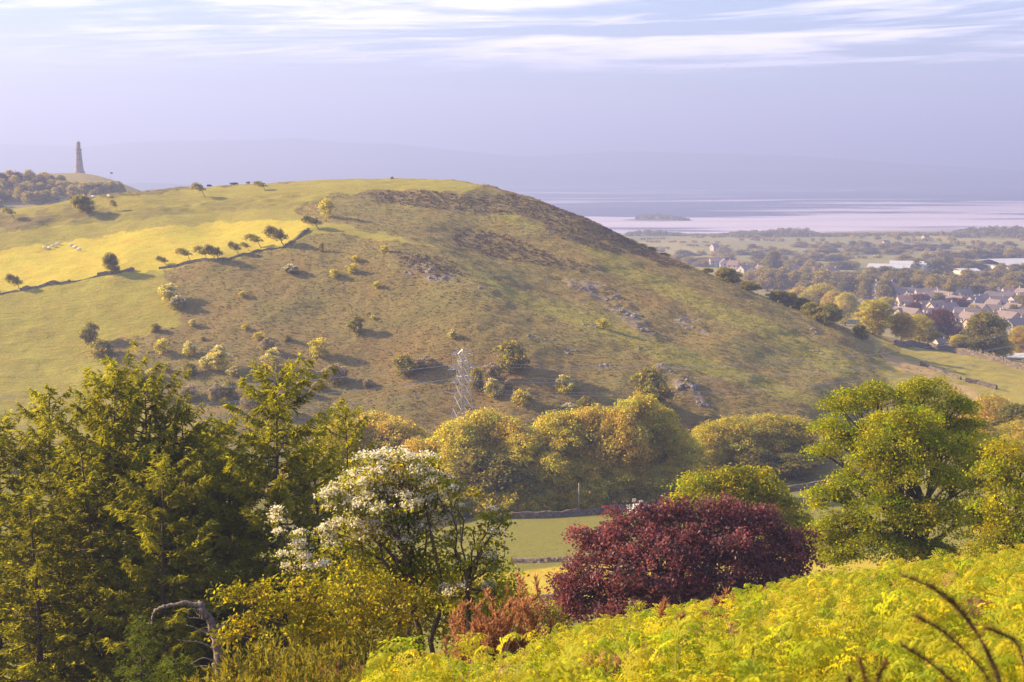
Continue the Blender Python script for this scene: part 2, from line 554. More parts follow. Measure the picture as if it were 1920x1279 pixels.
def base_h0(x, y):
    q = warp(x, y).reshape(-1, 2)
    out = np.empty(len(q))
    for i in range(0, len(q), 20000):
        s = q[i:i + 20000]
        r2 = ((s[:, None, :] - PW[None, :, :]) ** 2).sum(-1)
        out[i:i + 20000] = tps(r2) @ wts[:nP] + wts[nP] + s @ wts[nP + 1:]
    return out.reshape(np.shape(x))


# fit the hill's crest to its surveyed line
CREST = [(-300, 428), (0, 396), (63, 388), (125, 376), (188, 367), (235, 362), (272, 358.5), (300, 357), (400, 350), (500, 344), (600, 337.5), (735, 335), (800, 336), (860, 338.5), (900, 345.5), (950, 357), (1000, 373), (1100, 411), (1200, 461), (1300, 502), (1400, 547), (1500, 593), (1600, 641)]
cpx = np.arange(-300, 1601, 10.0)
cY = np.linspace(440, 640, 201)
CXg, CYg = np.meshgrid(cpx, cY)
CXw = (CXg - CX) / F * CYg * 1.0
for _ in range(2):
    ch = base_h0(CXw, CYg)
    cpp, crow = project(CXw, CYg, ch)
    CXw = CXw + (CXg - cpp) / F * CYg
ch = base_h0(CXw, CYg)
_, crow = project(CXw, CYg, ch)
kk_ = crow.argmin(0)
crest_dz = (crow.min(0) - np.interp(cpx, [c[0] for c in CREST], [c[1] for c in CREST])) / F * cY[kk_]
crest_dz = np.convolve(np.pad(crest_dz, 2, 'edge'), np.ones(5) / 5, 'valid')
crest_Y = np.convolve(np.pad(cY[kk_], 4, 'edge'), np.ones(9) / 9, 'valid')


def base_h(x, y):
    h = base_h0(x, y)
    px, _ = project(x, np.maximum(y, 1.0), h)
    dz = np.interp(px, cpx, crest_dz, left=0, right=0)
    yc = np.interp(px, cpx, crest_Y)
    return h + dz * smooth01((y - (yc - 55)) / 45) * smooth01((yc + 110 - y) / 80)


# regions of the hill, drawn as photo outlines and thrown onto the ground
PASTURE = [(-400, 380), (0, 392), (230, 366), (450, 346), (735, 330), (860, 338), (910, 346), (860, 360), (700, 356), (620, 366), (560, 392), (575, 418), (640, 424), (720, 440), (815, 464), (760, 458), (660, 440), (600, 436),
           (530, 465), (430, 487), (300, 505), (330, 560), (345, 610), (200, 640), (215, 690), (280, 745), (300, 830), (-400, 830)]
SUNLIT_STRIP = [(-400, 455), (0, 470), (250, 432), (420, 418), (560, 414), (600, 420), (580, 432), (530, 462), (430, 484), (300, 503), (213, 514), (60, 542), (-400, 580)]  # meadow strip that catches the sun; its brightness is painted into the turf colour
HEATHER = [
    [(775, 352), (860, 366), (960, 365), (1060, 392), (1130, 424), (1230, 478), (1300, 505), (1250, 500), (1160, 462), (1060, 428), (960, 402), (880, 398), (780, 388), (700, 378), (690, 362)],
    [(845, 425), (950, 440), (1040, 480), (1130, 503), (1090, 512), (980, 492), (900, 478), (850, 455)],
    [(730, 470), (840, 485), (880, 515), (830, 520), (760, 505)],
    [(1000, 400), (1100, 440), (1180, 478), (1120, 470), (1030, 440)],
    [(160, 378), (90, 392), (60, 402), (140, 412), (230, 405), (200, 392)],
    [(0, 402), (110, 408), (95, 420), (0, 432)],
]
ROCKY = [
    [(1060, 520), (1130, 530), (1200, 590), (1235, 640), (1200, 630), (1130, 570), (1070, 545)],
    [(760, 495), (830, 500), (860, 530), (800, 525)],
    [(1230, 680), (1300, 720), (1330, 760), (1280, 740)],
    [(1250, 585), (1310, 600), (1330, 630), (1270, 610)],
]
GREENBAND = [
    [(860, 492), (1000, 556), (1110, 590), (1250, 640), (1420, 700), (1560, 756), (1540, 770), (1380, 722), (1220, 668), (1080, 612), (960, 566)],
    [(1080, 440), (1200, 500), (1330, 560), (1480, 620), (1600, 680), (1600, 720), (1450, 640), (1300, 575), (1180, 530), (1090, 470)],
    [(900, 380), (960, 395), (1010, 430), (960, 425)],
]
DRYPATH = [(1640, 650), (1690, 668), (1790, 716), (1860, 745), (1840, 752), (1740, 716), (1650, 676)]
TERRACE = [(-20, 396), (90, 404), (250, 392), (420, 372), (560, 362), (640, 372), (560, 385), (420, 395), (250, 412), (100, 425), (-20, 440)]


def rough_zone(px, py, y):
    """0 on smooth pasture, 1 on rough hillside"""
    hill = (y > 325) & (y < 640)
    pj = px + 14 * fbm(px / 30, py / 14, 5, 3)
    qj = py + 8 * fbm(px / 30, py / 14, 9, 3)
    return hill & ~in_poly(pj, qj, PASTURE)


def height(x, y, detail=True):
    x = np.asarray(x, float)
    y = np.asarray(y, float)
    h = base_h(x, y)
    if detail:
        px, py = project(x, np.maximum(y, 1.0), h)
        hill = smooth01((y - 318) / 20) * smooth01((640 - y) / 60)
        rz = rough_zone(px, py, y).astype(float)
        a = hill * (0.32 + 0.5 * rz)
        h = h + a * (fbm(x / 9.0, y / 9.0, 3, 3) * 0.9 + fbm(x / 1.9, y / 1.9, 11, 2) * 0.30)
        # sheep terracettes and lumpy banks
        h = h + hill * 0.10 * np.sin((h * 2.1) + 3 * fbm(x / 25, y / 25, 21, 2)) * (fbm(x / 15, y / 15, 31, 2) + 0.4)
        h = h + hill * (1 - rz) * (0.30 * fbm(x / 8.0, y / 2.6, 23, 3) + 0.12 * fbm(x / 2.2, y / 1.3, 24, 2))
        tr = in_poly(px, py, TERRACE) & (y > 480) & (y < 535)
        h = h + tr * 0.8 * fbm(x / 6, y / 4, 41, 2)
        for rp in ROCKY:
            rr = in_poly(px, py, rp) & (y > 330) & (y < 520)
            h = h + rr * 1.2 * np.abs(fbm(x / 4, y / 3, 51, 3))
        val = smooth01((y - 100) / 60) * smooth01((330 - y) / 30)
        h = h + val * 0.35 * fbm(x / 18, y / 18, 61, 2)
        near = smooth01((95 - y) / 30)
        h = h + near * 0.16 * fbm(x / 1.6, y / 1.6, 71, 3)
        farw = smooth01((y - 680) / 150)
        h = h + farw * 0.8 * fbm(x / 60, y / 60, 81, 2) * smooth01((2300 - y) / 200)
    return h


def hz(x, y):
    return float(height(np.array([x]), np.array([y]))[0])


def ground_hit(px, py, y0, y1, n=500):
    d = ray(px, py)
    Y = np.linspace(y0, y1, n)
    X = d[0] / d[1] * Y
    Z = CAMZ + d[2] / d[1] * Y
    g = height(X, Y)
    below = np.where(Z <= g)[0]
    if len(below) == 0:
        k = int(np.argmin(Z - g))
    else:
        k = int(below[0])
    return np.array((X[k], Y[k], g[k]))


us = np.concatenate([np.linspace(-6, -1.2, 9)[:-1], np.linspace(-1.2, -0.44, 26)[:-1], np.linspace(-0.44, 0.44, 500), np.linspace(0.44, 1.2, 26)[1:], np.linspace(1.2, 6, 9)[1:]])
ys = np.concatenate([np.linspace(-5, 6, 16), np.geomspace(6, 70, 100)[1:], np.geomspace(70, 320, 100)[1:], np.linspace(320, 580, 215)[1:], np.geomspace(580, 1300, 95)[1:], np.geomspace(1300, 2850, 50)[1:]])
GU, GY = np.meshgrid(us, ys)
GX = GU * (GY + 6.0)
GX = np.clip(GX, -2600, 2600)
GZ = height(GX, GY)
GPX, GPY = project(GX, np.maximum(GY, 1.0), GZ)
nr, nc = GX.shape
V = np.stack([GX, GY, GZ], -1).reshape(-1, 3)
ii, jj = np.meshgrid(np.arange(nr - 1), np.arange(nc - 1), indexing='ij')
Q = np.stack([ii * nc + jj, ii * nc + jj + 1, (ii + 1) * nc + jj + 1, (ii + 1) * nc + jj], -1).reshape(-1, 4)


def mixc_(c, col, m):
    return c + (np.array(col) - c) * m[..., None]


C = np.ones(GX.shape + (3,)) * np.array((0.085, 0.080, 0.018))
n1 = fbm(GX / 14, GY / 14, 101, 3)
n2 = fbm(GX / 3.2, GY / 3.2, 102, 3)
n3 = fbm(GX / 45, GY / 45, 103, 3)
hillm = (GY > 322) & (GY < 640)
jx = GPX + 14 * fbm(GPX / 30, GPY / 14, 5, 3)
jy = GPY + 8 * fbm(GPX / 30, GPY / 14, 9, 3)
rough = rough_zone(GPX, GPY, GY)
C_rough = np.array((0.150, 0.112, 0.034)) + n1[..., None] * np.array((0.032, 0.008, 0.004)) + n3[..., None] * np.array((0.010, 0.026, 0.004)) + n2[..., None] * np.array((0.018, 0.016, 0.004))
C_past = np.array((0.225, 0.190, 0.024)) + n1[..., None] * np.array((0.02, 0.022, 0.004)) + n2[..., None] * np.array((0.02, 0.02, 0.003))
C = np.where(hillm[..., None], np.where(rough[..., None], C_rough, C_past), C)
br = (in_poly(jx, jy, SUNLIT_STRIP) & hillm).astype(float)
C = mixc_(C, (0.46, 0.36, 0.020), br * 0.7)  # sunlight on the meadow strip painted in as a lighter albedo
tm = (in_poly(jx, jy, TERRACE) & hillm & (n1 > -0.15)).astype(float)
C = mixc_(C, (0.13, 0.10, 0.025), tm * 0.55)
for p in GREENBAND:
    C = mixc_(C, (0.205, 0.180, 0.026), (in_poly(jx, jy, p) & hillm) * 0.7)
for p in HEATHER:
    C = mixc_(C, (0.105, 0.072, 0.040), (in_poly(jx, jy, p) & hillm & (n2 > -0.25)) * 0.65)
for p in ROCKY:
    C = mixc_(C, (0.19, 0.155, 0.135), (in_poly(jx, jy, p) & hillm & (n2 > -0.05)) * 0.8)
rf = (GPX > 1640) & (GY > 395) & (GY < 545)
C = mixc_(C, (0.28, 0.23, 0.024), rf * (0.65 + 0.25 * n1))
C = mixc_(C, (0.42, 0.25, 0.11), (in_poly(jx, jy, DRYPATH) & (GY > 380) & (GY < 540)) * 0.8)
# valley fields
vf = (GY > 156) & (GY < 325)
C = mixc_(C, (0.110, 0.112, 0.018), vf * 1.0)
yf = (GY > 158) & (GY < 199)
C = mixc_(C, (0.36, 0.27, 0.016), yf * 0.95)
stripe = np.sin((GX * 0.35 + GY * 0.9) * 1.1)
C = mixc_(C, (0.155, 0.145, 0.02), (vf & ~yf) * (0.25 + 0.35 * (stripe > 0.93)))
# near slope
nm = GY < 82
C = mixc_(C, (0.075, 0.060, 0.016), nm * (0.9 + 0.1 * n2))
gm = (GY >= 82) & (GY <= 156)
C = mixc_(C, (0.14, 0.15, 0.018), gm * 0.9)
# plain: patchwork of fields and gardens
pl = GY > 660
cellx, celly = np.floor(GX / 130 + 0.5 * n3), np.floor(GY / 240 + 0.4 * n3)
hc = _hash(cellx, celly, 5)
fieldc = np.array((0.15, 0.14, 0.035)) + (hc[..., None] - 0.4) * np.array((0.16, 0.10, 0.02))
C = np.where(pl[..., None], fieldc + n2[..., None] * 0.012, C)
town = (GY > 700) & (GY < 1330) & (GX > 40)
C = mixc_(C, (0.16, 0.13, 0.09), town * (0.55 + 0.3 * n1))
sand = (GZ < 2.0) & (GY > 2200)
C = mixc_(C, (0.34, 0.28, 0.25), sand * 0.9)
hoad = (GX < -120) & (GY > 760) & (GY < 1800)
C = mixc_(C, (0.17, 0.13, 0.05), hoad * 0.9)
C = np.clip(C * (1 + 0.10 * n2[..., None]), 0.01, 0.6)


def ground_material():
    m, n, l = new_mat('turf')
    a = n.new('ShaderNodeAttribute'); a.attribute_name = 'tint'
    g = n.new('ShaderNodeNewGeometry')
    nz = n.new('ShaderNodeTexNoise'); nz.inputs['Scale'].default_value = 1.6; nz.inputs['Detail'].default_value = 6
    nz.inputs['Roughness'].default_value = 0.65
    l.new(g.outputs['Position'], nz.inputs['Vector'])
    mr = n.new('ShaderNodeMapRange')
    mr.inputs[1].default_value = 0.3; mr.inputs[2].default_value = 0.7; mr.inputs[3].default_value = 0.72; mr.inputs[4].default_value = 1.28
    l.new(nz.outputs[0], mr.inputs[0])
    nz2 = n.new('ShaderNodeTexNoise'); nz2.inputs['Scale'].default_value = 0.13; nz2.inputs['Detail'].default_value = 4
    l.new(g.outputs['Position'], nz2.inputs['Vector'])
    hs = n.new('ShaderNodeHueSaturation')
    mh = n.new('ShaderNodeMapRange'); mh.inputs[3].default_value = 0.47; mh.inputs[4].default_value = 0.53
    l.new(nz2.outputs[0], mh.inputs[0]); l.new(mh.outputs[0], hs.inputs['Hue'])
    l.new(a.outputs['Color'], hs.inputs['Color'])
    mu = n.new('ShaderNodeMix'); mu.data_type = 'RGBA'; mu.blend_type = 'MULTIPLY'; mu.inputs[0].default_value = 1
    l.new(hs.outputs[0], mu.inputs[6]); l.new(mr.outputs[0], mu.inputs[7])
    p = n.new('ShaderNodeBsdfPrincipled'); p.inputs['Roughness'].default_value = 0.95; p.inputs['Specular IOR Level'].default_value = 0.1
    p.inputs['Sheen Weight'].default_value = 0.15; p.inputs['Sheen Tint'].default_value = (0.9, 0.8, 0.3, 1)
    l.new(mu.outputs[2], p.inputs['Base Color'])
    mp = n.new('ShaderNodeMapping'); mp.inputs['Scale'].default_value = (0.22, 0.75, 0.75)
    l.new(g.outputs['Position'], mp.inputs[0])
    nz3 = n.new('ShaderNodeTexNoise'); nz3.inputs['Scale'].default_value = 1.0; nz3.inputs['Detail'].default_value = 5; nz3.inputs['Distortion'].default_value = 0.8
    l.new(mp.outputs[0], nz3.inputs['Vector'])
    hsum = n.new('ShaderNodeMath'); hsum.operation = 'MULTIPLY_ADD'; hsum.inputs[1].default_value = 1.8
    l.new(nz3.outputs[0], hsum.inputs[0]); l.new(nz.outputs[0], hsum.inputs[2])
    b = n.new('ShaderNodeBump'); b.inputs['Strength'].default_value = 0.6; b.inputs['Distance'].default_value = 0.55
    l.new(hsum.outputs[0], b.inputs['Height']); l.new(b.outputs[0], p.inputs['Normal'])
    o = n.new('ShaderNodeOutputMaterial'); l.new(p.outputs[0], o.inputs[0])
    return m


M['turf'] = ground_material()
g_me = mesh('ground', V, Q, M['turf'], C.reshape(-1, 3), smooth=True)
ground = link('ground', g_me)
ground['kind'] = 'structure'


# ------------------------------------------------------------------ tidal bay, far shore, haze
def bay_material():
    m, n, l = new_mat('tidal_flat')
    g = n.new('ShaderNodeNewGeometry')

    def nz(sx, sy, off, det=5):
        mp = n.new('ShaderNodeMapping'); mp.inputs['Scale'].default_value = (sx, sy, 1); mp.inputs['Location'].default_value = (off, off * 1.7, 0)
        l.new(g.outputs['Position'], mp.inputs[0])
        t = n.new('ShaderNodeTexNoise'); t.inputs['Scale'].default_value = 1; t.inputs['Detail'].default_value = det; t.inputs['Distortion'].default_value = 0.6
        l.new(mp.outputs[0], t.inputs['Vector'])
        return t.outputs[0]
    a = nz(1 / 1100, 1 / 420, 3.1, 7)
    sp = n.new('ShaderNodeSeparateXYZ'); l.new(g.outputs['Position'], sp.inputs[0])
    dist = n.new('ShaderNodeMapRange'); dist.inputs[1].default_value = 2500; dist.inputs[2].default_value = 6000; dist.inputs[3].default_value = 0.10; dist.inputs[4].default_value = -0.10
    l.new(sp.outputs[1], dist.inputs[0])
    ad = n.new('ShaderNodeMath'); l.new(a, ad.inputs[0]); l.new(dist.outputs[0], ad.inputs[1])
    mr = n.new('ShaderNodeMapRange'); mr.interpolation_type = 'SMOOTHSTEP'
    mr.inputs[1].default_value = 0.46; mr.inputs[2].default_value = 0.54
    l.new(ad.outputs[0], mr.inputs[0])
    b = nz(1 / 420, 1 / 170, 9.3, 6)
    cr = n.new('ShaderNodeMix'); cr.data_type = 'RGBA'
    l.new(b, cr.inputs[0]); cr.inputs[6].default_value = (0.34, 0.27, 0.30, 1); cr.inputs[7].default_value = (0.80, 0.70, 0.74, 1)
    sand_ = n.new('ShaderNodeBsdfPrincipled'); sand_.inputs['Roughness'].default_value = 0.6; sand_.inputs['Specular IOR Level'].default_value = 0.3
    l.new(cr.outputs[2], sand_.inputs['Base Color'])
    wat = n.new('ShaderNodeBsdfPrincipled'); wat.inputs['Base Color'].default_value = (0.07, 0.06, 0.10, 1); wat.inputs['Roughness'].default_value = 0.5; wat.inputs['Specular IOR Level'].default_value = 0.3
    wat.inputs['IOR'].default_value = 1.33
    mx = n.new('ShaderNodeMixShader')
    l.new(mr.outputs[0], mx.inputs[0]); l.new(wat.outputs[0], mx.inputs[1]); l.new(sand_.outputs[0], mx.inputs[2])
    o = n.new('ShaderNodeOutputMaterial'); l.new(mx.outputs[0], o.inputs[0])
    return m


bx = np.linspace(-14000, 14000, 15)
by = np.concatenate([[2350.0], np.linspace(3000, 17500, 14)])
BX, BY = np.meshgrid(bx, by)
k, c_ = BX.shape
ii, jj = np.meshgrid(np.arange(k - 1), np.arange(c_ - 1), indexing='ij')
bay = link('bay_water', mesh('bay_water', np.stack([BX, BY, BX * 0], -1).reshape(-1, 3),
           np.stack([ii * c_ + jj, ii * c_ + jj + 1, (ii + 1) * c_ + jj + 1, (ii + 1) * c_ + jj], -1).reshape(-1, 4), bay_material()))
bay['kind'] = 'structure'
M['fell'] = solid_mat('far_fell', (0.10, 0.10, 0.075), 0.95, 0.35, 0.0015, 0, tint=False)
M['woodland'] = solid_mat('far_woodland', (0.05, 0.055, 0.035), 0.95, 0.35, 0.02, 0, tint=False)


def ridge(name, prof, Y, depth, seed, mat, rough_=0.04):
    """a hill range whose skyline follows (px,row) pairs at distance Y; slopes fall to the shore in front and behind"""
    pxs = np.array([p[0] for p in prof], float)
    pys = np.array([p[1] for p in prof], float)
    xs = np.linspace(pxs[0], pxs[-1], 260)
    top = np.interp(xs, pxs, pys)
    ts = np.linspace(-1, 1, 25)
    X = (xs - CX) / F * Y
    Zt = np.array([at(a, b, Y)[2] for a, b in zip(xs, top)])
    Xg, Tg = np.meshgrid(X, ts)
    prof_t = np.cos(Tg * math.pi / 2) ** 1.4
    nzv = fbm(Xg / (depth * 0.5), Tg * 2.0, seed, 4)
    Zg = np.maximum(Zt, 4)[None, :] * prof_t * (1 + 0.25 * nzv * (1 - prof_t)) + rough_ * 200 * nzv * prof_t * 0.3 - 3
    Yg = Y + Tg * depth * (1 + 0.15 * fbm(Xg / depth, Tg, seed + 3, 2))
    Xg = Xg * Yg / Y
    r, c = Xg.shape
    i, j = np.meshgrid(np.arange(r - 1), np.arange(c - 1), indexing='ij')
    o = link(name, mesh(name, np.stack([Xg, Yg, Zg], -1).reshape(-1, 3), np.stack([i * c + j, i * c + j + 1, (i + 1) * c + j + 1, (i + 1) * c + j], -1).reshape(-1, 4), mat, smooth=True))
    o['kind'] = 'structure'
    return o


ridge('far_hills', [(-500, 285), (0, 268), (100, 272), (170, 274), (250, 266), (330, 263), (450, 262), (560, 258), (640, 266), (740, 268), (830, 278), (950, 290), (1100, 300), (1400, 312), (2500, 325)], 9900, 900, 7, M['fell'])
ridge('far_hills', [(600, 330), (900, 300), (1050, 288), (1150, 283), (1250, 285), (1400, 288), (1480, 291), (1620, 300), (1700, 307), (1900, 318), (2100, 324), (2500, 330)], 10300, 850, 17, M['fell'])
ridge('far_shore', [(-500, 305), (0, 304), (150, 308), (300, 305), (500, 309), (700, 306), (900, 314), (1100, 320), (1400, 322), (1900, 328), (2500, 331)], 9200, 300, 27, M['woodland'])
ridge('headland', [(-500, 322), (0, 320), (60, 323), (110, 328), (150, 333)], 6600, 350, 31, M['woodland'], 0.01)
ridge('headland', [(215, 352), (245, 343), (280, 341), (330, 343), (380, 347), (430, 353)], 6000, 220, 37, M['woodland'], 0.01)

hz_me = bpy.data.meshes.new('haze')
hx0, hx1, hy0, hy1, hz0, hz1 = -15000, 15000, -600, 18500, -12, 560
hz_me.from_pydata([(hx0, hy0, hz0), (hx1, hy0, hz0), (hx1, hy1, hz0), (hx0, hy1, hz0), (hx0, hy0, hz1), (hx1, hy0, hz1), (hx1, hy1, hz1), (hx0, hy1, hz1)], [],
                  [(0, 3, 2, 1), (4, 5, 6, 7), (0, 1, 5, 4), (1, 2, 6, 5), (2, 3, 7, 6), (3, 0, 4, 7)])
m, n, l = new_mat('haze_air')
pv = n.new('ShaderNodeVolumePrincipled')
pv.inputs['Color'].default_value = (0.49, 0.575, 0.95, 1)
pv.inputs['Density'].default_value = HAZE_DENSITY
pv.inputs['Anisotropy'].default_value = 0.25
o = n.new('ShaderNodeOutputMaterial')
l.new(pv.outputs[0], o.inputs['Volume'])
hz_me.materials.append(m)
haze = link('haze', hz_me)
haze['kind'] = 'stuff'
haze['label'] = 'pale lavender haze filling the air over hill, town and bay'

# ------------------------------------------------------------------ foliage tools
def unit(v):
    return v / (np.linalg.norm(v, axis=-1, keepdims=True) + 1e-9)


def leaves(cen, nrm, size, rng, aspect=1.5, tint=None, droop=0.0):
    """one rhombic leaf per centre -> V, Q, C"""
    n = len(cen)
    nrm = unit(nrm)
    t = unit(np.cross(nrm, rng.normal(size=(n, 3))))
    if droop:
        t = unit(t + np.array((0, 0, -droop)))
    b = unit(np.cross(nrm, t))
    s = (size * rng.uniform(0.65, 1.3, n))[:, None] * 0.5
    V = np.stack([cen - t * s * aspect, cen + b * s - t * s * 0.2, cen + t * s * aspect, cen - b * s - t * s * 0.2], 1)
    # a crease so that a leaf is never a flat card
    V[:, 1] += nrm * s * 0.35
    V[:, 3] += nrm * s * 0.35
    Q = np.arange(n * 4).reshape(n, 4)
    if tint is None:
        tint = np.ones((n, 3))
    if tint.ndim == 1:
        tint = np.repeat(tint[:, None], 3, 1)
    return V.reshape(-1, 3), Q, np.repeat(tint, 4, 0)


def crown_points(lobes, rng, dens, per, rc, flat=0.55, low=0.35, inner=0.18, up=0.5):
    """clumps of leaves over ellipsoid lobes: returns leaf centres, normals, clump id, clump centres"""
    CC, DD = [], []
    for (c, r) in lobes:
        c, r = np.array(c, float), np.array(r, float)
        area = 4 * math.pi * ((r[0] * r[1]) ** 1.6 / 3 + (r[0] * r[2]) ** 1.6 / 3 + (r[1] * r[2]) ** 1.6 / 3) ** (1 / 1.6)
        k = max(4, int(area * dens))
        d = unit(rng.normal(size=(k * 2, 3)))
        keep = rng.random(len(d)) < np.where(d[:, 2] < -0.2, low, 1.0)
        d = d[keep][:k]
        f = rng.uniform(0.80, 1.08, len(d))
        ins = rng.random(len(d)) < inner
        f = np.where(ins, rng.uniform(0.3, 0.8, len(d)), f)
        CC.append(c + d * r * f[:, None])
        DD.append(d)
    CC, DD = np.concatenate(CC), np.concatenate(DD)
    # drop clumps that lie deep inside another lobe
    keep = np.ones(len(CC), bool)
    for (c, r) in lobes:
        q = (((CC - np.array(c)) / np.array(r)) ** 2).sum(1)
        keep &= ~((q < 0.35) & (rng.random(len(CC)) < 0.75))
    CC, DD = CC[keep], DD[keep]
    m = len(CC)
    ids = np.repeat(np.arange(m), per)
    g = rng.normal(size=(m * per, 3)) * np.array((rc, rc, rc * flat))
    g[:, 2] -= 0.30 * np.hypot(g[:, 0], g[:, 1])
    cen = CC[ids] + g
    nrm = DD[ids] * 0.5 + np.array((0, 0, up)) + rng.normal(size=(m * per, 3)) * 0.55
    return cen, nrm, ids, CC


def limb_path(a, b, rng, sag=0.12, n=7):
    t = np.linspace(0, 1, n)[:, None]
    a, b = np.array(a, float), np.array(b, float)
    L = np.linalg.norm(b - a)
    p = a + (b - a) * t
    p[:, 2] += sag * L * np.sin(t[:, 0] * math.pi) * 0.6
    p[1:-1] += rng.normal(size=(n - 2, 3)) * L * 0.028
    return p


def broadleaf(name, lobes, base, trunk_top, tr, rng, leafm, leaf=0.22, dens=1.5, per=26, rc=0.45, wood='bark', tvar=0.18, blossom=None, limbs=True, sub=3, flat=0.55, low=0.35, aspect=1.5, droop=0.0, sides=6, lower=None):
    """meshes of one broad-leaved tree in its own coordinates"""
    out = {}
    g = Geo()
    base, tt = np.array(base, float), np.array(trunk_top, float)
    p = limb_path(base, tt, rng, 0.0, 6)
    rr = np.linspace(tr, tr * 0.6, 6)
    rr[0] *= 1.35
    g.tube(p, rr, 8)
    out['trunk'] = g.build(name + '_trunk', M[wood], True)
    limb_list = []
    bw = Geo()
    cen, nrm, ids, CC = crown_points(lobes, rng, dens, per, rc, flat, low)
    if limbs:
        for (c, r) in lobes:
            c, r = np.array(c), np.array(r)
            s0 = base + (tt - base) * rng.uniform(0.62, 1.0)
            lg = Geo()
            end = c + np.array((0, 0, -0.15 * r[2]))
            lp = limb_path(s0, end, rng, 0.10, 7)
            L = np.linalg.norm(end - s0)
            lr = np.linspace(max(tr * 0.5, 0.02), tr * 0.16, 7)
            lg.tube(lp, lr, sides)
            limb_list.append(lg.build(name + '_limb', M[wood], True))
            d = CC - c
            q = ((d / r) ** 2).sum(1)
            idx = np.where(q < 1.4)[0]
            if len(idx):
                for k in rng.choice(idx, min(len(idx), sub * 4), replace=False):
                    st = lp[rng.integers(3, 7)]
                    bp = limb_path(st, CC[k], rng, 0.08, 4)
                    bw.tube(bp, np.linspace(tr * 0.15, tr * 0.03, 4), 4, cap=False)
    out['limbs'] = limb_list
    if bw.n:
        out['branchwork'] = bw.build(name + '_branchwork', M[wood], True)
    m = len(CC)
    ct = 1 + tvar * rng.normal(size=m)
    tint = np.stack([ct * (1 + 0.10 * rng.normal(size=m)), ct, ct], 1)[ids] * rng.uniform(0.85, 1.15, (len(ids), 1))
    V, Q, C_ = leaves(cen, nrm, leaf, rng, aspect, np.clip(tint, 0.45, 1.7), droop)
    out['crown'] = mesh(name + '_crown', V, Q, M[leafm], C_)
    if blossom:
        frac, bs, bn = blossom[:3]
        zlo = np.percentile(CC[:, 2], 25)
        pick = np.where((rng.random(m) < frac) & (CC[:, 2] > zlo))[0]
        if len(pick):
            bid = np.repeat(pick, bn)
            gg = rng.normal(size=(len(bid), 3)) * np.array((rc * 0.75, rc * 0.75, rc * 0.30))
            gg[:, 2] += rc * 0.35 - 0.25 * np.hypot(gg[:, 0], gg[:, 1])
            bc = CC[bid] + gg
            bnm = np.array((0, 0, 0.7)) + rng.normal(size=(len(bid), 3)) * 0.6
            V, Q, C_ = leaves(bc, bnm, bs, rng, 1.1, np.clip(1 + 0.15 * rng.normal(size=len(bid)), 0.6, 1.3))
            out['blossom'] = mesh(name + '_blossom', V, Q, M[blossom[3] if len(blossom) > 3 else 'blossom'], C_)
    return out


def put_tree(parts, name, loc, label, cat='tree', group=None, rz=0.0, s=1.0):
    r = empty(name, loc, label, cat, group, rz, s)
    link('trunk', parts['trunk'], r)
    for lm in parts.get('limbs', []):
        link('limb', lm, r)
    if 'branchwork' in parts:
        link('branchwork', parts['branchwork'], r)
    if 'crown' in parts:
        link('crown', parts['crown'], r)
    if 'blossom' in parts:
        link('blossom', parts['blossom'], r)
    if 'ivy' in parts:
        link('ivy', parts['ivy'], r)
    return r


def pix_lobes(lst, Y, origin, shrink=1.0):
    """(px, py, rx_px, ry_px, dy_m) -> lobes in metres about origin"""
    out = []
    k = mpp(Y)
    for q in lst:
        dy = q[4] if len(q) > 4 else 0.0
        c = at(q[0], q[1], Y + dy) - origin
        out.append((c, (q[2] * k * shrink, (q[2] + q[3]) * 0.5 * k * shrink, q[3] * k * shrink)))
    return out


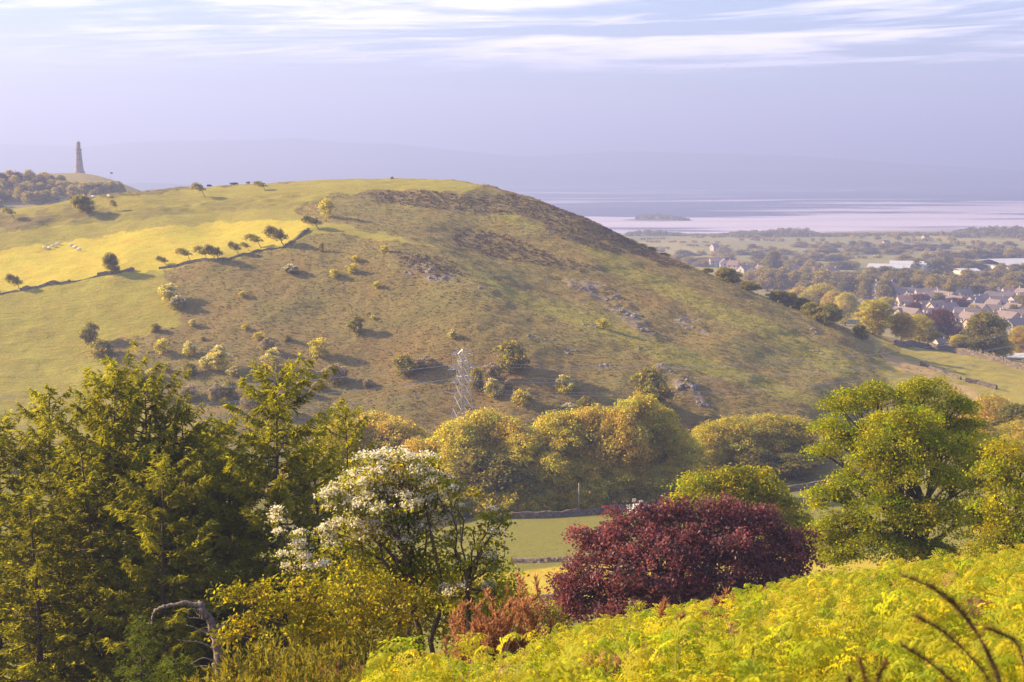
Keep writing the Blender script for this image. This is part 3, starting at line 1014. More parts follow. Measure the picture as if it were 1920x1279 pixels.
# ------------------------------------------------------------------ conifers
def larch(name, H, Lmax, rng, leafm='larch', nb=75, low=0.10, power=0.75, size=0.16, ivy=0.0, lean=0.0, twf=1.7, spikes=11, oneside=0.0):
    tg = Geo()
    n = 10
    t = np.linspace(0, 1, n)
    tp = np.stack([lean * H * t ** 1.5 + 0.012 * H * np.sin(t * 5 + rng.random() * 6), 0.012 * H * np.cos(t * 4 + rng.random() * 6), H * t], 1)
    tg.tube(tp, np.linspace(0.011 * H, 0.002 * H, n), 7)
    out = {'trunk': tg.build(name + '_trunk', M['bark'], True), 'limbs': []}
    bw = Geo()
    CEN, DIR, TN = [], [], []
    for b in range(nb):
        f = low + (1 - low) * ((b + rng.random()) / nb) ** 0.9
        az = b * 2.399 + rng.normal() * 0.4
        L = Lmax * ((1 - f) ** power * 0.95 + 0.07) * rng.uniform(0.6, 1.25)
        if oneside:
            L *= 1 + oneside * math.cos(az)
        if f < low + 0.15:
            L *= rng.uniform(0.4, 0.9)
        L = max(L, 0.35)
        st = np.array([np.interp(f, t, tp[:, k]) for k in range(3)])
        d = np.array((math.cos(az), math.sin(az), 0.0))
        k = 8
        u = np.linspace(0, 1, k)
        rise = rng.uniform(-0.12, 0.22) + (0.55 * f ** 3)
        bp = st + d * (u * L)[:, None]
        bp[:, 2] += L * (rise * u - 0.34 * u * (1 - u) * (1.4 - f) + 0.16 * u ** 3)
        bp[1:] += rng.normal(size=(k - 1, 3)) * L * 0.022
        bw.tube(bp, np.linspace(0.010 * L + 0.012, 0.006, k), 4, cap=False)
        nt = max(6, int(L * 8.5 * twf))
        tint = 1 + 0.16 * rng.normal()
        for q in range(nt):
            uu = rng.uniform(0.16, 1.0)
            p0 = np.array([np.interp(uu, u, bp[:, kk]) for kk in range(3)])
            side = 1 if rng.random() < 0.5 else -1
            sd_ = np.array((-d[1], d[0], 0)) * side
            tl = (0.22 + 0.30 * L * 0.32 * (1.1 - uu)) * rng.uniform(0.6, 1.4)
            dr = unit(d * rng.uniform(0.3, 0.9) + sd_ * rng.uniform(0.4, 1.0) + np.array((0, 0, rng.uniform(-0.55, 0.15))))
            ns_ = max(3, int(tl * spikes))
            w = np.linspace(0.1, 1, ns_)[:, None]
            pp = p0 + dr * (tl * w) + np.array((0, 0, -0.25)) * tl * w ** 2
            CEN.append(pp)
            DIR.append(np.repeat(dr[None], ns_, 0) + rng.normal(size=(ns_, 3)) * 0.45)
            TN.append(np.full(ns_, tint * rng.uniform(0.85, 1.15)))
        # leading shoot of the branch
        w = np.linspace(0.3, 1, max(5, int(L * 5)))
        pp = np.stack([np.interp(w, u, bp[:, kk]) for kk in range(3)], 1)
        CEN.append(pp); DIR.append(np.repeat((d + np.array((0, 0, 0.3)))[None], len(w), 0) + rng.normal(size=(len(w), 3)) * 0.4); TN.append(np.full(len(w), tint * 1.1))
    # top leader
    w = np.linspace(0.86, 1.0, 14)
    pp = np.stack([np.interp(w, t, tp[:, kk]) for kk in range(3)], 1)
    CEN.append(pp); DIR.append(np.repeat(np.array((0, 0, 1.0))[None], 14, 0) + rng.normal(size=(14, 3)) * 0.7); TN.append(np.full(14, 1.1))
    cen, dr, tn = np.concatenate(CEN), unit(np.concatenate(DIR)), np.concatenate(TN)
    N = len(cen)
    s = size * rng.uniform(0.7, 1.4, N)[:, None]
    b_ = unit(np.cross(dr, rng.normal(size=(N, 3))))
    c2 = unit(np.cross(dr, b_))
    V1 = np.stack([cen - dr * s * 0.2, cen + b_ * s * 0.12 + dr * s * 0.35, cen + dr * s, cen - b_ * s * 0.12 + dr * s * 0.35], 1)
    V2 = np.stack([cen - dr * s * 0.2, cen + c2 * s * 0.12 + dr * s * 0.4, cen + dr * s * 0.95, cen - c2 * s * 0.12 + dr * s * 0.3], 1)
    Vv = np.concatenate([V1, V2]).reshape(-1, 3)
    Qq = np.arange(len(Vv)).reshape(-1, 4)
    tn = np.clip(np.concatenate([tn, tn]), 0.5, 1.6)
    out['crown'] = mesh(name + '_crown', Vv, Qq, M[leafm], np.repeat(tn, 4))
    out['branchwork'] = bw.build(name + '_branchwork', M['bark'], True)
    if ivy:
        N = 2600
        zz = rng.random(N) ** 1.2 * ivy * H
        th = rng.random(N) * 6.283
        rr = 0.32 + 0.42 * rng.random(N) * (1 - zz / (ivy * H) * 0.5)
        cx = np.interp(zz / H, t, tp[:, 0]); cyy = np.interp(zz / H, t, tp[:, 1])
        c3 = np.stack([cx + np.cos(th) * rr, cyy + np.sin(th) * rr, zz], 1)
        Vv, Qq, Cc = leaves(c3, np.stack([np.cos(th), np.sin(th), 0.3 + 0 * th], 1) + rng.normal(size=(N, 3)) * 0.4, 0.16, rng, 1.2, np.clip(1 + 0.2 * rng.normal(size=N), 0.5, 1.5))
        out['ivy'] = mesh(name + '_ivy', Vv, Qq, M['ivy'], Cc)
    return out


# ------------------------------------------------------------------ gorse and dead gorse
def gorse(name, W_, H_, rng, leafm, shoots=110, spine=0.045, stemm='bark', spread=0.5, per=34, bare=0.35, curl=0.0):
    sg = Geo()
    CEN, DIR = [], []
    for q in range(shoots):
        a = rng.random() * 6.283
        r = math.sqrt(rng.random()) * W_ * 0.5
        b0 = np.array((math.cos(a) * r * 0.35, math.sin(a) * r * 0.35, 0.0))
        h = H_ * rng.uniform(0.55, 1.05) * (1 - 0.45 * (r / (W_ * 0.5)) ** 2)
        e = np.array((math.cos(a) * r, math.sin(a) * r, h)) + rng.normal(size=3) * 0.05 * H_
        u = np.linspace(0, 1, 8)[:, None]
        p = b0 + (e - b0) * u
        p[:, :2] += (np.array((math.cos(a), math.sin(a))) * W_ * spread * 0.12 * np.sin(u * 3.0))
        if curl:
            p += np.cumsum(rng.normal(size=(8, 3)) * curl * H_ * 0.05, 0)
        if q % 2 == 0 or q < 24:
            sg.tube(p, np.linspace(0.012, 0.003, 8) * (H_ ** 0.5), 4, cap=False)
        w = rng.uniform(bare, 1.0, per)
        pp = np.stack([np.interp(w, u[:, 0], p[:, k]) for k in range(3)], 1)
        ax = unit(e - b0)
        d = unit(ax * 0.8 + rng.normal(size=(per, 3)) * 0.55)
        CEN.append(pp); DIR.append(d)
    cen, dr = np.concatenate(CEN), np.concatenate(DIR)
    N = len(cen)
    s = spine * rng.uniform(0.6, 1.5, N)[:, None]
    b_ = unit(np.cross(dr, rng.normal(size=(N, 3))))
    V_ = np.stack([cen - b_ * s * 0.22, cen + b_ * s * 0.22, cen + dr * s * 1.6], 1).reshape(-1, 3)
    T_ = np.arange(N * 3).reshape(-1, 3)
    tn = np.repeat(np.clip(1 + 0.22 * rng.normal(size=N), 0.45, 1.7), 3)
    return {'stem': sg.build(name + '_stem', M[stemm], True), 'spines': mesh(name + '_spine', V_, T_, M[leafm], tn)}


def put_bush(parts, name, loc, label, cat='gorse bush', group=None, rz=0.0, s=1.0):
    r = empty(name, loc, label, cat, group, rz, s)
    link('stem', parts['stem'], r)
    link('spiny_foliage', parts['spines'], r)
    return r


# ------------------------------------------------------------------ foreground trees
R = np.random.default_rng
LARCH = [
    (90, 738, 66, 'a', 1.0, 'larch with a thin spiky top and ivy on its lower trunk'),
    (216, 712, 62, 'b', 1.0, 'broad dense larch with the widest rounded top of the group'),
    (270, 732, 65, 'b', 0.85, 'larch leaning its crown against the broad round-topped larch'),
    (345, 776, 67, 'c', 1.0, 'larch with a drooping side plume next to the pointed larch'),
    (520, 694, 60, 'd', 1.0, 'pointed larch with upswept tiers and bare trunk above dense ivy'),
    (648, 768, 74, 'a', 0.8, 'slim larch standing just behind the flowering hawthorn'),
    (-12, 790, 62, 'c', 1.0, 'larch at the end of the group with long low boughs'),
    (300, 872, 56, 'e', 1.0, 'lower larch with a bright tufted top before the taller larches'),
    (160, 850, 58, 'e', 1.05, 'larch with dark crossing boughs in the thick of the group'),
    (430, 850, 64, 'e', 0.95, 'shorter larch half hidden beneath the pointed larch'),
    (405, 800, 69, 'a', 0.95, 'feathery larch behind the drooping-plumed larch'),
    (590, 835, 66, 'e', 0.9, 'low spreading larch between the pointed larch and the hawthorn'),
    (60, 930, 56, 'e', 1.0, 'low larch filling the gap below the spiky-topped larch'),
]
LSPEC = {'a': dict(nb=88, lean=0.01, ivy=0.5, power=0.5), 'b': dict(nb=120, power=0.30, lean=-0.015), 'c': dict(nb=92, lean=-0.03, oneside=0.3, power=0.42),
         'd': dict(nb=92, power=0.50, ivy=0.42), 'e': dict(nb=84, power=0.40, low=0.15)}
LW = {'a': 5.4, 'b': 6.0, 'c': 5.8, 'd': 7.4, 'e': 5.6}
LMESH = {k: larch('larch_' + k, 20.0, LW[k], R(200 + ord(k)), size=0.30, spikes=15, **LSPEC[k]) for k in LSPEC}
for i, (px, py, Y, kk, ws, lab) in enumerate(LARCH):
    Y = ny(Y)
    top = at(px, py, Y)
    gz = hz(top[0], Y)
    h = (top[2] - gz + 0.1) / 20.0
    put_tree(LMESH[kk], 'larch', (top[0], Y, gz - 0.1), lab, 'larch', rz=i * 1.9, s=(ws, ws, h))
for px, py, Y, sd_, hh, lab in ((262, 1158, 41, 33, 1.9, 'young bright green larch at the feet of the tall larches'), (330, 1235, 36, 34, 1.5, 'smallest young larch below the grey dead branch')):
    Y = ny(Y)
    top = at(px, py, Y)
    gz = hz(top[0], Y)
    H_ = max(top[2] - gz, 1.5)
    put_tree(larch('young_larch', H_, hh, R(sd_), leafm='spruce', nb=60, size=0.13, twf=2.6, spikes=24, low=0.05), 'young_larch', (top[0], Y, gz - 0.05), lab, 'larch')


def px_tree(name, label, Y, base_px, trunk_px, lobes, tr, seed, leafm, cat='tree', group=None, shrink=1.0, **kw):
    Y = ny(Y)
    o = at(base_px[0], base_px[1], Y)
    gy = hz(o[0], Y)
    org = np.array((o[0], Y, gy - 0.1))
    tt = at(trunk_px[0], trunk_px[1], Y) - org
    L = pix_lobes(lobes, Y, org, shrink)
    return put_tree(broadleaf(f'{name}_{seed}', L, (0, 0, 0), tt, tr, R(seed), leafm, **kw), name, org, label, cat, group)


# flowering hawthorn on the near slope, and its sparser neighbour
px_tree('hawthorn', 'hawthorn covered in white blossom on several dark stems beside the bracken slope', 36, (795, 1260), (770, 1060),
        [(700, 905, 62, 30, .4), (760, 868, 58, 26, 0), (700, 870, 40, 20, -.5), (655, 930, 48, 24, 0), (735, 945, 60, 30, -.6), (800, 905, 48, 28, .4), (690, 985, 62, 30, .3), (780, 990, 60, 32, .5), (835, 950, 45, 26, .3), (640, 1000, 40, 24, .2), (720, 1050, 70, 34, .2), (820, 1060, 60, 34, .4)],
        0.13, 41, 'thorn', 'hawthorn', leaf=0.11, dens=2.0, per=46, rc=0.24, blossom=(0.85, 0.085, 105), sub=4, tvar=0.22, low=0.5)
px_tree('hawthorn', 'sparse gnarled hawthorn with a few white flowers and bare twisted branch ends', 35, (872, 1250), (880, 1060),
        [(862, 918, 30, 15), (820, 910, 25, 14, .5), (890, 985, 30, 15, .3), (925, 960, 20, 12, .2), (945, 975, 22, 12), (880, 1040, 50, 26, .3), (930, 1065, 36, 22), (850, 1020, 45, 25, .5), (915, 1010, 32, 14, -.3), (940, 1120, 40, 26), (880, 1120, 60, 36, .3)],
        0.11, 42, 'thorn', 'hawthorn', leaf=0.105, dens=2.0, per=36, rc=0.20, blossom=(0.30, 0.075, 60), sub=4, low=0.5)
px_tree('hawthorn', 'small hawthorn spray of white flowers against the ivy-clad larch trunk', 34, (560, 1240), (560, 1100),
        [(525, 965, 18, 12), (545, 1000, 22, 14, .2), (570, 1030, 26, 16), (545, 1050, 26, 18, .3), (590, 1075, 34, 22)],
        0.05, 43, 'thorn', 'hawthorn', leaf=0.10, dens=3, per=20, rc=0.18, blossom=(0.9, 0.075, 80), sub=3, low=0.6)
px_tree('leafy_shrub', 'yellow-green leafy shrub spreading beside the grey dead tree', 30, (540, 1300), (540, 1180),
        [(470, 1115, 52, 20), (540, 1110, 62, 26, .3), (610, 1120, 52, 34, .2), (430, 1108, 28, 12, -.2), (520, 1160, 72, 34), (600, 1180, 64, 36, -.3), (450, 1180, 42, 24, -.3)],
        0.06, 44, 'shrub', 'shrub', leaf=0.09, dens=3.6, per=34, rc=0.20, sub=4, low=0.6)
px_tree('leafy_shrub', 'yellow-green leafy shrub under the stems of the flowering hawthorn', 33, (690, 1290), (690, 1190),
        [(670, 1110, 70, 34), (740, 1120, 60, 36, .3), (640, 1160, 66, 34, -.3), (720, 1180, 70, 34, -.2)],
        0.06, 45, 'shrub', 'shrub', leaf=0.095, dens=3.0, per=34, rc=0.24, sub=4, low=0.6)
px_tree('leafy_shrub', 'low dark green thicket at the foot of the sparse hawthorn', 40, (960, 1260), (960, 1200),
        [(930, 1130, 60, 36), (990, 1140, 42, 34, .3), (1030, 1165, 32, 22), (900, 1180, 60, 36)],
        0.06, 46, 'thorn', 'shrub', leaf=0.11, dens=2.2, per=34, rc=0.3, sub=3, low=0.6)

px_tree('leafy_shrub', 'tall yellow-green shrub filling the space between the hawthorn stems', 38, (760, 1270), (760, 1160),
        [(640, 1045, 50, 34), (700, 1075, 60, 36, .3), (770, 1085, 56, 36, .2), (660, 1010, 40, 26, .4), (830, 1110, 60, 36, .3), (720, 1140, 80, 40), (820, 1165, 70, 40)],
        0.07, 47, 'shrub', 'shrub', leaf=0.10, dens=2.6, per=36, rc=0.28, sub=4, low=0.6)
px_tree('leafy_shrub', 'olive shrub crowded under the sparse gnarled hawthorn', 38, (900, 1260), (900, 1170),
        [(880, 1090, 56, 36), (930, 1080, 40, 32, .3), (950, 1120, 40, 34), (860, 1150, 60, 40), (930, 1160, 56, 36)],
        0.07, 48, 'thorn', 'shrub', leaf=0.10, dens=2.4, per=36, rc=0.28, sub=4, low=0.6)
for base_px, top_px, tpx_ in (((800, 1262), (742, 1040), (735, 1120)), ((812, 1262), (700, 1010), (750, 1110)), ((806, 1262), (795, 930), (826, 1090))):
    Yh = ny(36) - 0.3
    o_ = at(base_px[0], base_px[1], Yh)
    root_ = [x for x in bpy.data.objects if x.name == 'hawthorn'][0]
    rl = np.array(root_.location)
    A_, B_, C_ = np.array((0.15, -0.2, 0.0)), at(tpx_[0], tpx_[1], Yh) - rl, at(top_px[0], top_px[1], Yh) - rl
    gst = Geo()
    Pm = np.concatenate([limb_path(A_, B_, R(base_px[0]), 0.03, 6), limb_path(B_, C_, R(base_px[0] + 1), 0.05, 6)[1:]])
    gst.tube(Pm, np.linspace(0.11, 0.045, len(Pm)), 7)
    link('stem', gst.build('hawthorn_stem', M['bark'], True), root_)

# copper beech
px_tree('copper_beech', 'wide dome-shaped copper beech with purple-red leaves above the bracken slope', 82, (1270, 1190), (1270, 1090),
        [(1205, 1005, 95, 48, 0), (1310, 985, 120, 38, 1), (1400, 1010, 95, 48, 0), (1460, 1045, 58, 40, 0), (1130, 1060, 68, 52, 0), (1235, 1060, 125, 62, -2), (1360, 1070, 120, 58, -2), (1090, 1110, 46, 46, 0), (1110, 1145, 70, 34, -1), (1200, 1130, 90, 48, -2.5), (1310, 1130, 110, 46, -2.5), (1450, 1090, 66, 36, -1), (1095, 1000, 26, 18, 0), (1165, 965, 26, 18, 0), (1213, 948, 20, 16, 0), (1260, 952, 30, 18, 0), (1345, 948, 40, 20, 0), (1425, 968, 40, 24, 0), (1490, 1010, 34, 26, 0), (1505, 1050, 26, 24, 0), (1060, 1090, 26, 24, 0), (1050, 1140, 24, 26, 0), (1150, 1010, 34, 24, -1), (1270, 1020, 50, 26, -3), (1370, 1030, 46, 26, -3)],
        0.45, 51, 'beech', 'copper beech', shrink=0.9, leaf=0.17, dens=0.80, per=80, rc=0.46, sub=3, tvar=0.3, aspect=1.7, droop=0.5, low=0.6)
# sycamores on the right
px_tree('sycamore', 'open-crowned sycamore whose dark limbs show between flat leaf tiers, behind the dome-topped one', 102, (1700, 1100), (1690, 930),
        [(1595, 752, 58, 34), (1640, 735, 40, 24, 1), (1690, 748, 42, 24, 0), (1740, 735, 62, 36, 0), (1790, 765, 46, 34, 0), (1815, 810, 44, 38, 0), (1560, 800, 40, 26, 0), (1600, 830, 52, 28, 0), (1545, 850, 32, 26), (1660, 800, 60, 26, 2), (1750, 800, 60, 34, 2), (1830, 860, 40, 34, 2)],
        0.42, 52, 'syc', 'sycamore', shrink=0.76, leaf=0.14, dens=0.85, per=135, rc=0.55, sub=5, tvar=0.2, flat=0.34, low=0.15)
px_tree('sycamore', 'massive sycamore with a bright domed top and heavy shaded limbs beside the bracken', 90, (1740, 1130), (1730, 980),
        [(1700, 790, 78, 34), (1690, 830, 92, 40, -1), (1770, 840, 62, 44, 0), (1640, 860, 50, 34, -1), (1720, 890, 90, 44, -2), (1800, 900, 58, 50, 0), (1600, 905, 54, 34, 0), (1555, 930, 40, 34, 0), (1650, 950, 72, 44, -2), (1745, 965, 80, 46, -3), (1830, 970, 52, 50, 0), (1575, 985, 52, 34, -1), (1545, 1010, 36, 30), (1640, 1020, 74, 38, -2), (1740, 1040, 74, 34, -2), (1570, 1045, 48, 28, -1)],
        0.55, 53, 'syc', 'sycamore', shrink=0.76, leaf=0.14, dens=0.90, per=135, rc=0.53, sub=4, tvar=0.2, flat=0.36, low=0.2)
px_tree('maple_tree', 'yellow-green maple at the picture edge, lower than the domed sycamore', 78, (1900, 1110), (1900, 1010),
        [(1885, 850, 46, 34), (1915, 880, 44, 40, 0), (1860, 890, 36, 30), (1905, 940, 56, 40, -1), (1855, 950, 34, 30, 0), (1925, 1000, 56, 46, -1), (1870, 1005, 46, 34, -1), (1840, 1035, 34, 26), (1960, 900, 40, 60)],
        0.30, 54, 'syc2', 'maple', shrink=0.78, leaf=0.16, dens=0.9, per=85, rc=0.46, sub=3, tvar=0.2)
px_tree('maple_tree', 'round yellow-green maple rising behind the copper beech', 128, (1385, 1090), (1385, 980),
        [(1320, 905, 52, 26), (1380, 898, 48, 26, 0), (1430, 905, 46, 34, 0), (1300, 940, 44, 28), (1370, 945, 70, 38, -1), (1450, 945, 50, 38, 0), (1490, 985, 40, 36, 0), (1420, 985, 70, 40, -1), (1285, 930, 30, 16), (1510, 1020, 24, 30)],
        0.38, 55, 'syc2', 'maple', shrink=0.78, leaf=0.21, dens=0.75, per=80, rc=0.55, sub=4, tvar=0.2)

# ------------------------------------------------------------------ grey dead tree
def px_path(lst, Y, org):
    return np.array([at(p[0], p[1], Y + (p[2] if len(p) > 2 else 0)) - org for p in lst])


Yd = ny(31.0)
org = at(408, 1300, Yd)
org[2] = hz(org[0], Yd) - 0.05
r = empty('dead_tree', org, 'grey leafless dead tree with one bent arm among the larches and gorse', 'dead tree')
km = mpp(Yd)
for nm, path, r0, r1 in [
    ('trunk', [(412, 1420), (408, 1300), (410, 1240), (404, 1185), (388, 1155), (372, 1133)], 13, 7),
    ('limb', [(376, 1136), (350, 1130), (310, 1136), (290, 1144), (286, 1160), (289, 1168), (275, 1169)], 6, 1.2),
    ('limb', [(402, 1182), (420, 1176), (434, 1160), (445, 1150)], 7, 1.5),
    ('limb', [(404, 1192), (385, 1188), (365, 1176), (350, 1172)], 2.5, 0.7),
    ('limb', [(400, 1215), (375, 1205), (350, 1202), (333, 1200)], 2.0, 0.6),
    ('limb', [(404, 1240), (380, 1232), (358, 1245)], 2.0, 0.6),
    ('limb', [(406, 1255), (385, 1248), (365, 1250)], 2.0, 0.6),
    ('limb', [(388, 1162), (370, 1160), (352, 1159), (354, 1142)], 2.0, 0.7),
    ('limb', [(408, 1200), (430, 1195), (455, 1193), (470, 1200)], 3.5, 1.0),
]:
    g = Geo()
    P_ = px_path(path, Yd, org)
    P_[1:-1] += R(len(path)).normal(size=(len(P_) - 2, 3)) * 0.015
    if nm == 'trunk':
        P_[0] = (0.02, 0, 0)
    uq = np.linspace(0, 1, len(P_)); wq = np.linspace(0, 1, 6 * len(P_))
    Pq = np.stack([np.interp(wq, uq, P_[:, k]) for k in range(3)], 1)
    for _ in range(2):
        Pq[1:-1] = (Pq[:-2] + Pq[1:-1] * 2 + Pq[2:]) / 4
    rq = R(len(path) * 7 + int(r0 * 10))
    Pq[1:-1] += rq.normal(size=(len(Pq) - 2, 3)) * r0 * km * 0.16
    g.tube(Pq, np.linspace(r0 * 0.8, r1, len(Pq)) * km * rq.uniform(0.85, 1.15, len(Pq)), 7)
    link(nm, g.build('dead_' + nm, M['deadwood'], True), r)

rng = R(57)
for q in range(16):
    px, py = 372 + rng.uniform(0, 40), 1135 + rng.uniform(0, 120)
    st_ = at(px if py < 1190 else 402 + rng.normal() * 4, py, Yd) - org
    dr_ = unit(np.array((rng.normal() - 0.4, rng.normal() * 0.7, rng.uniform(-0.3, 0.8))))
    L = rng.uniform(0.25, 0.8)
    g = Geo()
    P_ = st_ + dr_ * np.linspace(0, L, 7)[:, None] + np.cumsum(rng.normal(size=(7, 3)) * 0.03, 0)
    g.tube(P_, np.linspace(0.014, 0.003, 7), 4)
    link('twig', g.build('dead_twig', M['deadwood'], True), r)

# ------------------------------------------------------------------ gorse thicket, dead gorse, dark near shoots
GB = [gorse(f'gorse_{i}', 1.5, 1.25, R(60 + i), 'gorse', shoots=150, spine=0.055, per=52) for i in range(3)]
DB = gorse('dry_gorse', 1.3, 1.0, R(66), 'deadgorse', shoots=110, spine=0.055, per=52)
gspots = [(455, 1235, 25), (520, 1215, 26.5), (585, 1215, 25), (650, 1230, 24.5), (705, 1245, 24), (480, 1270, 21), (560, 1265, 21), (635, 1275, 20.5), (425, 1285, 22), (760, 1225, 29), (730, 1275, 21), (690, 1205, 29)]
for i, (px, py, Y) in enumerate(gspots):
    Y = ny(Y)
    p = at(px, py, Y)
    gz = hz(p[0], Y)
    s = max(1.0, min(2.2, (p[2] - gz + 0.25) / 1.2))
    if i in (3, 5, 10):
        put_bush(DB, 'gorse_bush', (p[0], Y, gz - 0.05), 'rust-brown dying gorse bush in the thicket below the hawthorn', group='brown gorse in the thicket', rz=i * 1.7, s=s)
    else:
        put_bush(GB[i % 3], 'gorse_bush', (p[0], Y, gz - 0.05), 'upright green gorse bush in the thicket below the hawthorn', group='green gorse in the thicket', rz=i * 2.1, s=s)


def dead_gorse(px, py0, py1, Y, W_, seed, label, shoots, bare=0.45):
    Y = ny(Y)
    W_ *= 1.42
    top, base = at(px, py0, Y), at(px, py1, Y)
    gz = hz(base[0], Y)
    g = gorse(f'dead_gorse_{seed}', W_, top[2] - gz, R(seed), 'deadgorse', shoots=shoots, spine=0.065, per=130, bare=bare, spread=1.4, curl=1.0)
    put_bush(g, 'dead_gorse', (base[0], Y, gz - 0.03), label, 'dead gorse')


dead_gorse(945, 1118, 1250, 16.5, 0.85, 71, 'tangled rust-brown dead gorse clump rising from the bracken in front of the hawthorns', 110, 0.42)
dead_gorse(905, 1160, 1250, 16.2, 0.45, 72, 'smaller brown dead gorse tuft leaning from the tangled dead clump', 50, 0.42)
dead_gorse(1345, 1118, 1215, 18.0, 0.42, 73, 'small fan of dead brown gorse alone in the bracken slope', 30, 0.4)
dead_gorse(1270, 1128, 1215, 17.0, 0.20, 74, 'thin bare dead gorse stalks standing before the copper beech', 7, 0.75)


def near_shoot(paths, Y, seed, label):
    org = at(paths[0][0][0], paths[0][0][1], Y)
    gz = hz(org[0], Y)
    org = np.array((org[0], Y, gz))
    rng = R(seed)
    r = empty('gorse_shoot', org, label, 'gorse shoot')
    for path in paths:
        P_ = px_path(path, Y, org)
        P_ = np.concatenate([[[P_[0][0] * 0.6, 0, 0]], P_])
        u = np.linspace(0, 1, len(P_))
        w = np.linspace(0, 1, 26)
        Pf = np.stack([np.interp(w, u, P_[:, k]) for k in range(3)], 1)
        for _ in range(3):
            Pf[1:-1] = (Pf[:-2] + Pf[1:-1] * 2 + Pf[2:]) / 4
        g = Geo()
        g.tube(Pf, np.linspace(0.0042, 0.0018, 26), 6)
        link('stem', g.build('shoot_stem', M['shootstem'], True), r)
        N = 520
        ww = rng.uniform(0.12, 1, N)
        cen = np.stack([np.interp(ww, w, Pf[:, k]) for k in range(3)], 1)
        ax = unit(Pf[-1] - Pf[0])
        d = unit(ax * 0.55 + rng.normal(size=(N, 3)) * 0.6)
        s = 0.017 * rng.uniform(0.5, 1.4, N)[:, None]
        b_ = unit(np.cross(d, rng.normal(size=(N, 3))))
        V_ = np.stack([cen - b_ * s * 0.09, cen + b_ * s * 0.09, cen + d * s * 1.6], 1).reshape(-1, 3)
        link('spiny_foliage', mesh('shoot_spines', V_, np.arange(N * 3).reshape(-1, 3), M['shoot'], np.repeat(np.clip(1.0 + 0.2 * rng.normal(size=N), .4, 1.3), 3)), r)


near_shoot([[(1885, 1290), (1850, 1215), (1800, 1145), (1745, 1100), (1688, 1078)], [(1880, 1290), (1830, 1180), (1790, 1130), (1745, 1098)]], 4.6, 81, 'pair of dark arching gorse shoots close in front of the bracken')
near_shoot([[(1870, 1290), (1815, 1225), (1770, 1185), (1735, 1165), (1715, 1155)], [(1800, 1290), (1740, 1240), (1690, 1210)]], 4.9, 82, 'dark gorse shoots bending low under the arching pair')
near_shoot([[(1930, 1290), (1910, 1205), (1870, 1185), (1845, 1178)]], 5.3, 83, 'single dark gorse shoot at the picture edge')
near_shoot([[(1630, 1300), (1618, 1262), (1612, 1235)], [(1640, 1300), (1650, 1262), (1662, 1240)], [(1600, 1300), (1590, 1270)]], 5.5, 84, 'short out-of-focus gorse sprigs at the bottom of the bracken')

# ------------------------------------------------------------------ bracken on the near slope
def frond(rng, nseg=9):
    """one unfurling frond: stalk, arching midrib, pairs of toothed narrow leaflets and a coiled tip -> V, Q"""
    h = rng.uniform(0.34, 0.62)
    L = rng.uniform(0.26, 0.38)
    V_, Q_ = [], []

    def quad(a, b, c, d):
        n0 = len(V_)
        V_.extend([a, b, c, d]); Q_.append((n0, n0 + 1, n0 + 2, n0 + 3))
    w = 0.005
    lean = rng.uniform(0.02, 0.12)
    quad((-w, 0, 0), (w, 0, 0), (lean + w, 0, h), (lean - w, 0, h))
    quad((0, -w, 0), (0, w, 0), (lean, w, h), (lean, -w, h))
    th = rng.uniform(0.9, 1.5)
    p = np.array((lean, 0, h))
    bend = rng.uniform(0.15, 0.32)
    for i in range(nseg):
        d = np.array((math.cos(th), 0, math.sin(th)))
        q = p + d * L / nseg
        pl_ = (0.17 * (1 - i / nseg) ** 0.9 + 0.02) * rng.uniform(0.75, 1.2)
        nl = max(2, int(pl_ / 0.035))
        for sgn in (-1, 1):
            side = np.array((d[0] * 0.5, sgn * rng.uniform(0.6, 1.0), d[2] * 0.5 + rng.uniform(-0.1, 0.5)))
            side /= np.linalg.norm(side)
            a = p + d * 0.008
            for k in range(nl):
                u0, u1 = k / nl, (k + 1) / nl
                f0 = a + side * pl_ * u0 + np.array((0, 0, 0.03 * u0 - 0.085 * u0 * u0))
                f1 = a + side * pl_ * u1 + np.array((0, 0, 0.03 * u1 - 0.085 * u1 * u1))
                ww = 0.021 * (1 - 0.75 * u0) * rng.uniform(0.8, 1.2)
                up = np.array((0, 0, rng.uniform(-0.008, 0.004)))
                quad(f0, (f0 + f1) / 2 + d * ww + up, f1, (f0 + f1) / 2 - d * ww + up)
        p = q
        th -= bend * (1 + i * 0.12)
    for i in range(4):
        d = np.array((math.cos(th), 0, math.sin(th)))
        q = p + d * 0.02
        quad(p + (0, 0.013, 0), p - (0, 0.013, 0), q - (0, 0.012, 0), q + (0, 0.012, 0))
        p = q
        th -= 0.8
    return np.array(V_), np.array(Q_)


rng = R(91)
frond_col = bpy.data.collections.new('frond_shapes')
for i in range(7):
    fv, fq = frond(R(900 + i))
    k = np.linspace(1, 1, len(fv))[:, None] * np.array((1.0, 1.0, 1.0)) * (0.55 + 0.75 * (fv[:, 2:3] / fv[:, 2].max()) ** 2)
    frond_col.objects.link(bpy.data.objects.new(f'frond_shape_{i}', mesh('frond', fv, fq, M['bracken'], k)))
for i in range(2):
    fv, fq = frond(R(950 + i))
    fv[:, 2] *= 0.8
    frond_col.objects.link(bpy.data.objects.new(f'frond_shape_{7 + i}', mesh('frond', fv, fq, M['deadfrond'], np.ones(len(fv)))))
NB = 50000
Yb = np.sqrt(rng.uniform(7 ** 2, 56 ** 2, NB))
ub = rng.uniform(-0.12, 0.44, NB)
xb = ub * Yb
pxb, pyb = project(xb, Yb, base_h(xb, Yb) + 0.45)
edge = np.interp(pyb, [1040, 1100, 1150, 1180, 1230, 1279, 1400], [1300, 1080, 1010, 960, 850, 745, 640])
